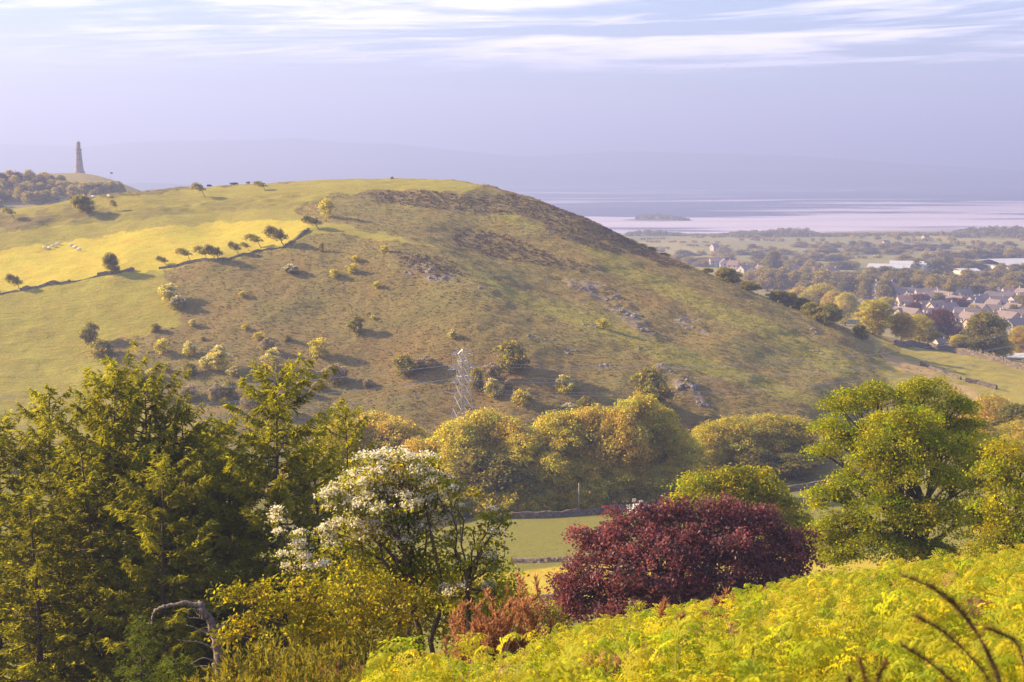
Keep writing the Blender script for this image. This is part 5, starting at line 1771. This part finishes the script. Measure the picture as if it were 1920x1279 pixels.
for i, (sgn, t) in enumerate(TIPS):
    base = np.array((py0[0] + t[0] * ca, 335 + t[0] * sa, gz + t[2]))
    for e in (0, 1):
        q = np.array((ends[e][0] + t[0] * ca, ends[e][1] + t[0] * sa, gz + t[2] + (2 if e else 6)))
        u = np.linspace(0, 1, 24)[:, None]
        P_ = base + (q - base) * u
        P_[:, 2] -= 5.0 * 4 * u[:, 0] * (1 - u[:, 0])
        g = Geo()
        g.tube(P_ - base, 0.03, 4, cap=False)
        tag(link('power_cable', g.build('power_cable', M['cable']), loc=base), 'thin power cable sagging from the lattice pylon', 'cable', 'power cables')

# ------------------------------------------------------------------ poles, farm machine, cairn
def pole(px, py, h, Y, label, rad_=0.11):
    p = at(px, py, Y)
    gz = hz(p[0], Y)
    r = empty('wooden_pole', (p[0], Y, gz - 0.1), label, 'pole')
    g = Geo(); g.tube([(0, 0, 0), (0.02, 0, h * 0.5), (0.03, 0, h)], [rad_ * 1.15, rad_, rad_ * 0.85], 8)
    link('post', g.build('pole_post', M['wood'], True), r)
    g = Geo(); g.tube([(0.03, 0, h), (0.03, 0, h + 0.12)], [rad_ * 1.1, rad_ * 0.3], 8)
    link('cap', g.build('pole_cap', M['steel']), r)


pole(1085, 955, 6.2, 273, 'pale wooden pole standing above the long valley wall')
pole(946, 1036, 4.6, 215, 'thin pale pole in the field beside the sparse hawthorn', 0.08)
p = at(1190, 950, 263)
gz = hz(p[0], 263)
fm = empty('farm_machine', (p[0], 263, gz), 'white and cream farm machine parked by the valley wall behind the beech', 'machine', rz=0.5)
g = Geo(); g.box((0, 0, 1.0), (2.6, 1.2, 0.9)); g.box((0.5, 0, 1.7), (1.1, 1.1, 0.8)); link('body', g.build('machine_body', M['white']), fm)
for i, (dx, dz_) in enumerate(((-1.9, 2.2), (-0.6, 3.2), (0.9, 2.7), (-0.4, 1.6))):
    g = Geo(); g.box((dx, -0.75, dz_), (0.75, 0.08, 0.55)); link('panel', g.build('machine_panel', M['cream']), fm)
    g = Geo(); g.tube([(dx, -0.68, dz_), (dx * 0.4, -0.3, 1.2)], 0.05, 5); link('strut', g.build('machine_strut', M['steel']), fm)
for dx in (-0.9, 0.9):
    for dy in (-0.7, 0.7):
        g = Geo(); g.tube([(dx, dy - 0.12, 0.5), (dx, dy + 0.12, 0.5)], 0.5, 14); link('wheel', g.build('machine_wheel', M['towerdark']), fm)
p = ground_hit(735, 335.5, 520, 580)
r = empty('cairn', p, 'tiny stone cairn on the very top of the hill', 'cairn')
rng = R(5)
for i in range(9):
    z = 0.15 + 0.28 * (i // 4)
    link('rock', ROCKM[i % 4], r, (rng.normal() * 0.35, rng.normal() * 0.35, z), i, 0.30)

# ------------------------------------------------------------------ hill-top stone tower and flagpole
tb = at(149, 331.5, 1214)
TX, TY = tb[0], 1214.0
TZ = hz(TX, TY) - 0.2
sc_ = (at(149, 264, 1214)[2] - TZ) / 30.4
tw = empty('stone_tower', (TX, TY, TZ), 'tall lighthouse-shaped stone tower on the far hilltop', 'tower', s=sc_)
g = Geo(); g.lathe([(7.4, -3), (6.9, 0), (6.0, 1.2), (5.0, 2.8), (4.25, 4.6), (3.75, 6.0), (3.4, 9), (3.0, 13), (2.65, 17.5), (2.4, 22.0), (2.38, 22.7), (0.1, 22.7)], 32)
sh = link('shaft', g.build('tower_shaft', M['tower'], True), tw)
for z, rr in ((9, 3.4), (14.5, 2.9), (19.5, 2.55)):
    for a in (-1.9, -1.0):
        g = Geo(); g.box((math.cos(a) * rr, math.sin(a) * rr, z), (0.6, 0.35, 1.1), a + math.pi / 2)
        link('window', g.build('tower_window', M['towerdark']), sh)
g = Geo(); g.box((math.cos(-1.45) * 4.9, math.sin(-1.45) * 4.9, 1.4), (1.3, 1.2, 2.6), -1.45 + math.pi / 2); link('door', g.build('tower_door', M['towerdark']), sh)
g = Geo(); g.lathe([(2.4, 22.4), (2.9, 22.9), (2.9, 23.4), (2.3, 23.4), (2.3, 23.5), (0.1, 23.5)], 32); link('gallery', g.build('tower_gallery', M['tower']), tw)
g = Geo(); g.lathe([(1.75, 23.5), (1.7, 25.3), (1.9, 25.35), (1.9, 25.6), (0.1, 25.6)], 24); lan = link('lantern', g.build('tower_lantern', M['tower'], True), tw)
for i in range(8):
    a = i * math.pi / 4
    g = Geo(); g.tube([(1.55 * math.cos(a), 1.55 * math.sin(a), 25.6), (1.5 * math.cos(a), 1.5 * math.sin(a), 28.0)], 0.24, 6)
    link('column', g.build('tower_column', M['tower']), lan)
g = Geo(); g.lathe([(1.1, 25.6), (1.1, 28.0)], 12); link('core', g.build('tower_core', M['tower']), lan)
g = Geo(); g.lathe([(1.85, 28.0), (1.85, 28.35), (1.65, 28.8), (1.3, 29.4), (0.75, 29.9), (0.25, 30.15), (0.12, 30.4), (0.0, 30.4)], 24); link('dome', g.build('tower_dome', M['tower'], True), tw)
p = at(207, 335, 1205)
fz = hz(p[0], 1205)
fp = empty('flagpole', (p[0], 1205, fz), 'flagpole with a small dark flag on the hilltop beside the tower', 'flagpole')
g = Geo(); g.tube([(0, 0, 0), (0, 0, 7.5)], [0.14, 0.09], 8); g.tube([(0, 0, 7.5), (0, 0, 7.75)], [0.16, 0.05], 8); link('pole', g.build('flag_pole', M['steel']), fp)
u = np.linspace(0, 1, 9)
Vf = np.concatenate([np.stack([0.1 + 2.0 * u, 0.25 * np.sin(u * 7), 7.3 - 0.15 * u], 1), np.stack([0.1 + 2.0 * u, 0.25 * np.sin(u * 7 + 0.4), 6.1 - 0.2 * u], 1)])
link('flag', mesh('flag', Vf, np.array([(i, i + 1, i + 10, i + 9) for i in range(8)]), M['flag']), fp)

# ------------------------------------------------------------------ sheep and cattle
def beast(name, mat, L=1.25, hgt=0.85, graze=True, fat=1.0):
    g = Geo()
    b = hgt * 0.62
    sp = [(-0.52, b + 0.02, 0.10), (-0.50, b + 0.04, 0.20), (-0.38, b + 0.05, 0.285), (-0.12, b + 0.02, 0.31), (0.15, b + 0.03, 0.29), (0.36, b + 0.06, 0.24), (0.50, b + (0.0 if graze else 0.18), 0.15),
          (0.62, b - (0.16 if graze else -0.30), 0.105), (0.70, b - (0.30 if graze else -0.32), 0.095), (0.78, b - (0.42 if graze else -0.26), 0.055)]
    g.tube([(p[0] * L, 0, p[1]) for p in sp], [p[2] * hgt / 0.85 * fat for p in sp], 12)
    for x, k in ((0.32, 1), (-0.34, -1)):
        for y in (-0.13, 0.13):
            g.tube([(x * L, y * hgt, b), (x * L - 0.02 * (k < 0), y * hgt, b * 0.52), (x * L + 0.035 * (k < 0), y * hgt, b * 0.28), (x * L, y * hgt, 0)], np.array((0.11, 0.06, 0.045, 0.042)) * hgt / 0.85, 7)
    hx, hz_ = (0.69 * L, b - 0.22) if graze else (0.66 * L, b + 0.40)
    for y in (-1, 1):
        g.tube([(hx, y * 0.07, hz_), (hx - 0.03, y * 0.19, hz_ + 0.02)], [0.035, 0.012], 5)
    g.tube([(-0.52 * L, 0, b + 0.08), (-0.57 * L, 0, b - 0.05), (-0.57 * L, 0, b - 0.25)], [0.05, 0.04, 0.02], 5)
    return g.build(name, M[mat], True)


SHEEP = [beast('sheep_grazing', 'wool', fat=1.15), beast('sheep_standing', 'wool', graze=False, fat=1.15)]
COW = [beast('cow_grazing', 'hide', 2.1, 1.45), beast('cow_standing', 'hide', 2.1, 1.45, False)]
for i, (px, py) in enumerate([(85, 468), (92, 468.5), (100.5, 464.5), (109, 460.5), (134, 463), (140.5, 466.5), (148.5, 470.5)]):
    p = ground_hit(px, py, 430, 510)
    tag(link('sheep', SHEEP[i % 3 == 1], loc=p, rz=(0.2, 2.9, 0.5, 3.3, 0.1, 2.8, 3.0)[i], s=1.15), 'white sheep grazing in the bright meadow', 'sheep', 'sheep in the meadow')
for i, (px, py) in enumerate([(167, 372.5), (175, 371.5), (204, 370)]):
    p = ground_hit(px, py, 480, 560)
    tag(link('sheep', SHEEP[i % 2], loc=p, rz=0.3 + i * 2.5, s=1.1), 'white sheep on the meadow skyline above the round thorn', 'sheep', 'sheep on the skyline')
for i, (px, py) in enumerate([(392, 351.5), (436, 348), (442, 347.5), (465, 346)]):
    p = ground_hit(px, py, 500, 570)
    tag(link('cow', COW[i % 2], loc=p, rz=0.2 + i * 2.9, s=0.8), 'brown cow on the hilltop skyline', 'cow', 'cattle on the hilltop')

# ------------------------------------------------------------------ far trees
FT = {
    'round': variant('far_round', 12, 11, 701, 'far', 9, 0.75, 0.30, 16, 1.0, 0.12, limbs=False, tr=0.3),
    'dark': variant('far_dark', 12, 12, 702, 'fard', 9, 0.75, 0.30, 16, 1.0, 0.12, limbs=False, tr=0.3),
    'tall': variant('far_tall', 10, 15, 703, 'far', 10, 0.75, 0.30, 16, 1.0, 0.15, limbs=False, tr=0.3),
    'copper': variant('far_copper', 13, 12, 704, 'farp', 9, 0.75, 0.30, 16, 1.0, 0.10, limbs=False, tr=0.3),
    'poplar': variant('far_poplar', 5, 20, 705, 'fard', 14, 0.8, 0.30, 14, 0.8, 0.06, limbs=False, tr=0.3),
}
FH = {'round': 11, 'dark': 12, 'tall': 15, 'copper': 12, 'poplar': 20}
FW = {'round': 12, 'dark': 12, 'tall': 10, 'copper': 13, 'poplar': 5}


def plain_hit(px, py):
    return ground_hit(px, py, 560, 2500, 700)


def far_tree(px, py, w, h, k, label, group, seed=0, near=False, y=None):
    p = plain_hit(px, py)
    m_ = mpp(p[1])
    T, HH, WW = FT, FH, FW
    put_tree(T[k], 'far_tree', p - (0, 0, 0.3), label, 'tree', group, rz=seed * 1.7, s=(w * m_ / WW[k], w * m_ / WW[k], h * m_ / HH[k]))


# trees that stand out one by one in front of the town
BIG = [
    (1500, 590, 58, 52, VT['oak'], 15, 18, 'golden-green tree nearest the shoulder of the hill'), (1540, 602, 76, 70, VT['ash'], 14, 20, 'large golden-green tree in the wood beside the hill shoulder'), (1562, 606, 50, 60, VT['oak'], 15, 18, 'golden tree leaning out of the wood beside the hill shoulder'), (1585, 612, 46, 64, VT['pale'], 14, 16, 'tall golden tree at the end of the wood by the white gabled house'),
    (1637, 628, 68, 66, VT['ash'], 14, 20, 'broad green tree below the row of gabled houses'), (1632, 596, 46, 34, VT['dark'], 13, 17, 'round green tree just under the gabled houses'),
    (1640, 644, 40, 34, VT['pale'], 14, 16, 'pale bushy tree at the foot of the broad green tree'), (1690, 646, 48, 60, VT['oak'], 15, 18, 'bronze tree behind the far field wall'),
    (1722, 646, 58, 58, VT['pale'], 14, 16, 'green tree leaning on the dark copper tree behind the wall'), (1752, 652, 46, 30, VT['ash'], 14, 20, 'bright lime-green bush just over the far field wall'),
    (1842, 668, 84, 82, VT['dark'], 13, 17, 'largest round dark green tree behind the far field wall'), (1798, 660, 40, 34, VT['pale'], 14, 16, 'small green tree at the side of the largest round tree'),
    (1882, 676, 40, 38, VT['pale'], 14, 16, 'green bush between the largest round tree and the roof by the wall'), (1912, 672, 44, 60, VT['oak'], 15, 18, 'bronze tree beside the roof by the wall'),
    (1660, 596, 40, 40, VT['ash'], 14, 20, 'yellow-green tree among the gabled houses'), (1450, 520, 36, 50, VT['dark'], 13, 17, 'big lone round tree in the hazy fields'),
]
for px, py, w, h, me_, w0, h0, lab in BIG:
    p = ground_hit(px, py, 545, 2400, 900)
    m_ = mpp(p[1])
    put_tree(me_, 'town_tree', p - (0, 0, 0.4), lab, 'tree', rz=px, s=(w * m_ / w0, w * m_ / w0, h * m_ / h0))
for px, py, w, h, lab in ((1760, 640, 60, 58, 'dark copper-purple tree among the trees behind the field wall'), (1725, 580, 60, 26, 'wide copper-purple tree in the middle of the roofs'), (1795, 590, 46, 30, 'copper-purple tree beside the wide one in the roofs'), (1715, 598, 36, 30, 'small copper-purple tree below the gabled houses'), (1795, 636, 26, 24, 'little copper-purple tree under the terraces')):
    p = plain_hit(px, py)
    m_ = mpp(p[1])
    put_tree(FT['copper'], 'copper_tree', p - (0, 0, 0.3), lab, 'tree', rz=px, s=(w * m_ / 13, w * m_ / 13, h * m_ / 12))

rng = R(720)
TLAB = {
    'belt': ('olive tree in the thick belt between the town roofs and the white sheds', 'trees of the town belt'),
    'garden': ('small garden tree between the town roofs', 'garden trees in the town'),
    'hedge': ('hazy tree in the field hedges beyond the white sheds', 'hedgerow trees of the plain'),
    'shore': ('far blue-grey tree along the edge of the bay', 'trees along the shore'),
}
kinds = ['round', 'dark', 'tall', 'round']
n_t = 0
for row, (y0, x0, x1, st, hgt) in enumerate([(560, 1560, 1930, 27, 34), (549, 1440, 1930, 26, 32), (540, 1400, 1930, 25, 28), (531, 1380, 1930, 27, 24)]):
    x = x0
    while x < x1:
        px, py = x + rng.uniform(-7, 7), y0 + rng.uniform(-5, 4)
        far_tree(px, py, rng.uniform(28, 42), hgt * rng.uniform(0.8, 1.25), kinds[rng.integers(4)], 'olive tree in the ' + ['front row of the town tree belt, nearest the roofs', 'second row of the town tree belt behind the roofs', 'third row of the town tree belt', 'rear row of the town tree belt, nearest the white sheds'][row], 'town tree belt row ' + 'ABCD'[row], seed=n_t)
        n_t += 1
        x += st * rng.uniform(0.7, 1.3)
for px, py in [(1690, 560), (1705, 572), (1745, 566), (1760, 580), (1805, 575), (1835, 560), (1862, 568), (1890, 560), (1915, 580), (1680, 615), (1738, 612), (1770, 608), (1828, 600), (1870, 612), (1900, 604), (1655, 566), (1620, 560), (1880, 640), (1908, 648), (1850, 590), (1815, 612), (1915, 618), (1672, 585), (1603, 590)]:
    far_tree(px, py, rng.uniform(18, 34), rng.uniform(18, 32), kinds[rng.integers(4)], *TLAB['garden'], seed=n_t)
    n_t += 1
for px, h in ((1718, 40), (1742, 34), (1752, 36), (1760, 38), (1772, 46), (1780, 44)):
    far_tree(px, 522, 14, h, 'poplar', 'tall slim poplar standing behind the white shed', 'poplars by the shed', seed=px)
hedges = [(478, 1260, 1700, 26, 9), (470, 1330, 1560, 20, 9), (490, 1180, 1640, 22, 11), (500, 1280, 1480, 18, 13), (505, 1480, 1620, 16, 18), (487, 1740, 1930, 18, 16), (497, 1700, 1760, 14, 14), (470, 1600, 1760, 16, 10), (465, 1500, 1920, 18, 9), (508, 1790, 1860, 14, 18), (515, 1880, 1930, 14, 22), (482, 1860, 1930, 14, 16)]
for y0, x0, x1, st, hgt in hedges:
    x = x0
    while x < x1:
        if rng.random() < 0.8:
            far_tree(x + rng.uniform(-5, 5), y0 + rng.uniform(-2, 2), rng.uniform(18, 40), hgt * rng.uniform(0.6, 1.4), kinds[rng.integers(4)], 'hazy tree in the far hedges towards the bay' if y0 < 480 else 'hazy tree in the hedges around the white sheds', 'far hedge trees' if y0 < 480 else 'hedge trees by the sheds', seed=n_t)
            n_t += 1
        x += st * rng.uniform(0.7, 1.4)


# far woods that read as one mass
def wood_mass(name, outline, Y0, Y1, n, hgt, label, seed, leafm='fard', leaf=2.2, rows=None):
    rng = R(seed)
    xs = [o[0] for o in outline]
    cen, nrm, cols = [], [], []
    for i in range(n):
        px = rng.uniform(xs[0], xs[-1])
        Y = rng.uniform(Y0, Y1) if not rows else rows[int(rng.integers(len(rows)))] + rng.normal() * 6 + 40 * math.sin(px / 90)
        if rows and math.sin(px / 37 + Y * 0.02) < -0.2:
            continue
        x = (px - CX) / F * Y
        z = max(hz(x, Y) if Y < 2800 else 1.0, 0.5)
        top = float(np.interp(px, xs, [o[1] for o in outline]))
        zt = at(px, top, (Y0 + Y1) / 2)[2]
        h = max(3.0, min(hgt * 1.6, zt - z)) * rng.uniform(0.8, 1.08)
        r = hgt * rng.uniform(0.45, 0.7)
        d = unit(rng.normal(size=(60, 3)))
        d[:, 2] = np.abs(d[:, 2])
        f = rng.uniform(0.75, 1.05, (60, 1))
        cen.append(np.array((x, Y, z)) + d * f * np.array((r, r, h * 0.62)) + np.array((0, 0, h * 0.38)) - np.array((0, 0, 1)) * (rng.random((60, 1)) < 0.35) * h * 0.5 * rng.random((60, 1)))
        nrm.append(d + rng.normal(size=(60, 3)) * 0.4)
        cols.append(np.full(60, rng.uniform(0.8, 1.25)))
    V_, Q_, C_ = leaves(np.concatenate(cen), np.concatenate(nrm), leaf, rng, 1.2, np.concatenate(cols))
    o = link(name, mesh(name, V_, Q_, M[leafm], C_))
    o['kind'] = 'stuff'
    o['label'] = label
    return o


wood_mass('far_wood', [(1175, 436), (1210, 431), (1240, 433), (1300, 440), (1340, 443)], 2380, 2440, 70, 9, 'hazy wood at the bay edge beyond the hill flank', 731)
wood_mass('far_wood', [(1335, 443), (1380, 435), (1440, 432), (1480, 428), (1520, 430), (1535, 440)], 2330, 2440, 150, 13, 'long low wooded rise at the edge of the bay', 732)
wood_mass('far_wood', [(1530, 441), (1560, 438), (1600, 441), (1640, 440), (1690, 436), (1740, 438), (1790, 436)], 2330, 2420, 150, 9, 'ragged far tree line along the bay', 733)
wood_mass('far_wood', [(1790, 436), (1810, 428), (1850, 426), (1900, 427), (1950, 425)], 2250, 2420, 150, 14, 'dark far wood on the point reaching into the bay', 734)
wood_mass('far_wood', [(1160, 462), (1300, 462), (1500, 455), (1600, 452), (1800, 450), (1950, 452)], 1800, 2250, 420, 7, 'hazy hedgerows and copses on the plain short of the bay', 735, 'far', rows=[1720, 1800, 1880, 1980, 2090, 2200, 2290])

# wooded island on the flats
iy = 3200.0
ic = at(1232, 411, iy)
g = Geo()
th = np.arange(28) * 2 * math.pi / 28
ringV, rad_ = [], [1.0, 0.8, 0.5, 0.2]
for q, rr in enumerate(rad_):
    ringV.append(np.stack([np.cos(th) * rr * 85 + 12 * (1 - rr), np.sin(th) * rr * 60, np.full(28, (-0.5, 1.2, 2.6, 3.2)[q]) + 0.4 * np.sin(th * 3)], 1))
Vi = np.concatenate(ringV)
Qi = [(a * 28 + b, a * 28 + (b + 1) % 28, (a + 1) * 28 + (b + 1) % 28, (a + 1) * 28 + b) for a in range(3) for b in range(28)]
g.add(Vi, Qi, [(84, 84 + k, 84 + k + 1) for k in range(1, 27)])
isl = link('island', g.build('island', M['stone'], True), loc=(ic[0], iy, 0))
isl['kind'] = 'structure'
wood_mass('island_wood', [(1190, 408), (1200, 400), (1222, 399), (1245, 403), (1262, 403), (1290, 409)], iy - 30, iy + 30, 60, 9, 'trees covering the small island on the tidal flats', 741)

# wooded slope below the tower
rng = R(750)
for i in range(120):
    px = rng.uniform(-40, 225)
    lo = float(np.interp(px, [-40, 100, 225], [396, 378, 366]))
    hi = float(np.interp(px, [-40, 0, 60, 100, 180, 225], [336, 338, 340, 350, 366, 366]))
    py = lo + (hi - lo) * (i / 120.0) if i % 2 else rng.uniform(hi, lo)
    p = ground_hit(px, py, 760, 1120, 300)
    m_ = mpp(p[1])
    k = kinds[rng.integers(4)] if rng.random() > 0.15 else 'copper'
    w = rng.uniform(15, 27)
    put_tree(FT[k], 'slope_tree', p - (0, 0, 0.3), ('broadleaf tree high on the wooded slope below the tall stone tower' if py < 360 else 'broadleaf tree at the foot of the wooded slope below the stone tower') if k != 'copper' else 'brownish tree in the wooded slope below the tall stone tower', 'tree', ('upper trees under the tower' if py < 360 else 'lower trees under the tower') if k != 'copper' else 'brown trees under the tower', rz=i, s=(w * m_ / FW[k], w * m_ / FW[k], w * 0.95 * m_ / FH[k]))

# ------------------------------------------------------------------ houses
M['render1'] = solid_mat('pale_render', (0.48, 0.42, 0.35), 0.85, 0.15, 1, 0)
M['render2'] = solid_mat('grey_render', (0.36, 0.32, 0.29), 0.85, 0.12, 1, 0)
M['render3'] = solid_mat('buff_stone', (0.42, 0.33, 0.25), 0.85, 0.15, 1, 0)
M['slate'] = solid_mat('slate_roof', (0.20, 0.155, 0.140), 0.7, 0.2, 1, 0)
M['tile'] = solid_mat('tile_roof', (0.25, 0.155, 0.12), 0.7, 0.2, 1, 0)
M['sheet'] = solid_mat('pale_metal_sheet', (0.50, 0.49, 0.48), 0.6, 0.1, 0.15, 0)


def house_parts(L, D, H, RH, wallm, roofm, key):
    """gabled house: walls with gables, pitched roof slabs with eaves, chimney, windows, door"""
    g = Geo()
    x, y = L / 2, D / 2
    V_ = [(-x, -y, -1.5), (x, -y, -1.5), (x, y, -1.5), (-x, y, -1.5), (-x, -y, H), (x, -y, H), (x, y, H), (-x, y, H), (-x, 0, H + RH), (x, 0, H + RH)]
    g.add(V_, [(0, 1, 5, 4), (2, 3, 7, 6), (1, 2, 6, 5), (3, 0, 4, 7)], [(5, 6, 9), (7, 4, 8)])
    wall = g.build('house_wall_' + key, M[wallm])
    g = Geo()
    e, t = 0.45, 0.18
    sl = RH / y
    for s in (-1, 1):
        a = np.array([(-x - e, s * (y + e), H - e * sl), (x + e, s * (y + e), H - e * sl), (x + e, 0, H + RH + 0.02), (-x - e, 0, H + RH + 0.02)])
        g.add(np.concatenate([a + (0, 0, 0.05), a + (0, 0, 0.05 + t)]), [(0, 1, 2, 3), (4, 5, 6, 7), (0, 1, 5, 4), (1, 2, 6, 5), (2, 3, 7, 6), (3, 0, 4, 7)])
    roof = g.build('house_roof_' + key, M[roofm])
    g = Geo(); g.box((x * 0.7, 0, H + RH + 0.4), (0.9, 0.7, 1.8)); g.tube([(x * 0.7 - 0.2, 0, H + RH + 1.3), (x * 0.7 - 0.2, 0, H + RH + 1.7)], 0.14, 6); g.tube([(x * 0.7 + 0.2, 0, H + RH + 1.3), (x * 0.7 + 0.2, 0, H + RH + 1.7)], 0.14, 6)
    chim = g.build('house_chimney_' + key, M['render2'])
    g = Geo(); g.box((0, 0, 0), (1.3, 0.12, 1.25)); win = g.build('house_window_' + key, M['glass'])
    g = Geo(); g.box((0, 0, 0), (1.0, 0.12, 2.1)); door = g.build('house_door_' + key, M['towerdark'])
    return dict(wall=wall, roof=roof, chim=chim, win=win, door=door, L=L, D=D, H=H, RH=RH)


HT = [house_parts(10, 7.5, 5.2, 3.0, 'render1', 'slate', 'a'), house_parts(9, 8, 5.0, 3.4, 'render1', 'tile', 'b'), house_parts(14, 7.5, 5.4, 2.8, 'render2', 'slate', 'c'), house_parts(11, 8, 5.2, 3.0, 'render3', 'slate', 'd'), house_parts(18, 8, 5.4, 3.0, 'render3', 'slate', 'e')]


def put_house(t, p, rz, label, group=None, s=1.0, name='house'):
    r = empty(name, p, label, 'house', group, rz, s)
    link('wall', t['wall'], r)
    rf = link('roof', t['roof'], r)
    link('chimney', t['chim'], rf)
    n = max(2, int(t['L'] / 3.2))
    for side in (-1, 1):
        for fl in (1.5, 4.0):
            for q in range(n):
                x = (q + 0.5) / n * t['L'] - t['L'] / 2
                if fl < 2 and q == n // 2 and side < 0:
                    continue
                link('window', t['win'], r, (x, side * (t['D'] / 2 + 0.03), fl))
    link('window', t['win'], r, (t['L'] / 2 + 0.03, 0, 3.9), math.pi / 2)
    link('window', t['win'], r, (-t['L'] / 2 - 0.03, 0, 3.9), math.pi / 2)
    link('door', t['door'], r, ((n // 2 + 0.5) / n * t['L'] - t['L'] / 2, -(t['D'] / 2 + 0.03), 1.05))
    return r


rng = R(800)
NAMED = [(1596, 586, 1, 0.9, 'white-gabled house beside the golden wood on the town edge'), (1655, 592, 1, 0.6, 'tile-roofed house at the top of the stepped row of gables'), (1673, 598, 1, 0.75, 'cream gabled house in the middle of the stepped row'), (1690, 604, 1, 0.7, 'cream gabled house at the lower end of the stepped row'), (1632, 584, 3, 0.3, 'low-roofed house partly behind a round tree at the town edge'),
         (1880, 628, 0, 1.2, 'white-gabled house below the brown terraces'), (1918, 618, 1, 1.0, 'pale gable end peeping past the bronze tree'), (1763, 655, 0, 0.4, 'tiny white house glimpsed over the far field wall')]
for px, py, k, rz, lab in NAMED:
    p = plain_hit(px, py)
    put_house(HT[k], p, rz, lab, s=1.0 if px != 1763 else 0.5)
hl = {0: 'slate-roofed pale house in the town', 1: 'red-tiled pale house in the town', 2: 'long grey terrace of houses in the town', 3: 'slate-roofed buff stone house in the town', 4: 'long buff stone terrace in the town'}
nh = 0
for row, y0 in enumerate([562, 570, 579, 588, 597, 606, 616, 627]):
    x = {0: 1650, 1: 1700, 2: 1690, 3: 1705, 4: 1700, 5: 1690, 6: 1720, 7: 1770}[row] + rng.uniform(0, 12)
    while x < 1925:
        p = plain_hit(x, y0 + rng.uniform(-2, 2))
        k = int(rng.choice([0, 1, 2, 3, 4], p=[0.2, 0.12, 0.26, 0.2, 0.22]))
        put_house(HT[k], p, rng.choice([0.35, 0.5, 1.9, 2.0, 0.1, -0.2]) + rng.normal() * 0.08, hl[k].replace('in the town', 'in the far streets of the town' if row < 4 else 'in the near streets of the town'), 'town houses ' + ('far: ' if row < 4 else 'near: ') + str(['pale slate', 'pale tile', 'grey terrace', 'buff slate', 'buff terrace'][k]), s=rng.uniform(0.95, 1.15))
        nh += 1
        x += HT[k]['L'] / mpp(p[1]) * rng.uniform(0.95, 1.5)
for px, py in [(1395, 516), (1410, 518), (1425, 519), (1442, 520), (1460, 519), (1478, 521), (1497, 520), (1515, 522), (1535, 522), (1340, 500), (1358, 504), (1375, 508), (1560, 524), (1650, 551), (1668, 553), (1690, 552), (1720, 556), (1740, 555)]:
    p = plain_hit(px, py)
    put_house(HT[int(rng.integers(2))], p, rng.uniform(0, 3), 'hazy pale house in the far streets beyond the tree belt', 'hazy far houses', s=rng.uniform(1.0, 1.3))
for px, py, lab in ((1660, 463, 'white farmhouse with a pale gable in the hazy fields'), (1340, 470, 'small white cottage in the hazy plain'), (1735, 452, 'pink-roofed far farm near the bay shore')):
    p = plain_hit(px, py)
    put_house(HT[1], p, 0.5, lab, s=1.1)


# ------------------------------------------------------------------ big white sheds
def shed(px, py, w_px, h_px, D, rz, label, bays=1):
    p = plain_hit(px, py)
    m_ = mpp(p[1])
    L, H = w_px * m_, h_px * m_
    r = empty('industrial_shed', p, label, 'shed', rz=rz)
    x, y = L / 2, D / 2
    g = Geo(); g.box((0, 0, H * 0.5 - 0.5), (L, D, H + 1.0)); wl_ = link('wall', g.build('shed_wall', M['sheet']), r)
    rh = max(1.2, D * 0.07)
    g = Geo()
    for s in (-1, 1):
        a = np.array([(-x - 0.4, s * (y + 0.4), H + 0.06), (x + 0.4, s * (y + 0.4), H + 0.06), (x + 0.4, 0, H + rh), (-x - 0.4, 0, H + rh)])
        g.add(np.concatenate([a, a + (0, 0, 0.3)]), [(0, 1, 2, 3), (4, 5, 6, 7), (0, 1, 5, 4), (1, 2, 6, 5), (2, 3, 7, 6), (3, 0, 4, 7)])
    link('roof', g.build('shed_roof', M['sheet']), r)
    n = max(2, int(L / 14))
    for q in range(n):
        g = Geo(); g.box(((q + 0.5) / n * L - x, -y - 0.06, min(2.0, H * 0.4)), (4.0, 0.14, min(4.0, H * 0.75)))
        link('loading_door', g.build('shed_door', M['render2'] if q % 2 else M['glass']), wl_)
    return r


shed(1668, 513, 75, 12, 40, -0.35, 'long white shed at the left of the hazy works')
shed(1700, 512, 60, 18, 30, -0.30, 'tallest white shed of the hazy works')
shed(1740, 510, 40, 12, 30, -0.2, 'pale shed half behind the poplars')
shed(1812, 514, 36, 7, 24, 0.05, 'low white-roofed shed to the side of the poplars')
shed(1900, 506, 100, 9, 90, 0.25, 'huge low warehouse with a broad pale roof on the plain')
shed(1916, 697, 70, 7, 9, -0.1, 'grey farm roof just over the far end of the field wall')

# contrail high above the bay
cp_ = at(1330, 137, 42000); ce_ = at(1366, 122, 43500)
g = Geo(); g.tube(np.linspace((0, 0, 0), ce_ - cp_, 9), np.linspace(4, 17, 9), 8)
M['trail'] = leaf_mat('ice_trail', (0.95, 0.95, 0.95), (0.95, 0.95, 0.95), 0.6)
tag(link('contrail', g.build('contrail', M['trail'], True), loc=cp_), 'short white aircraft trail in the blue sky over the bay', 'contrail')
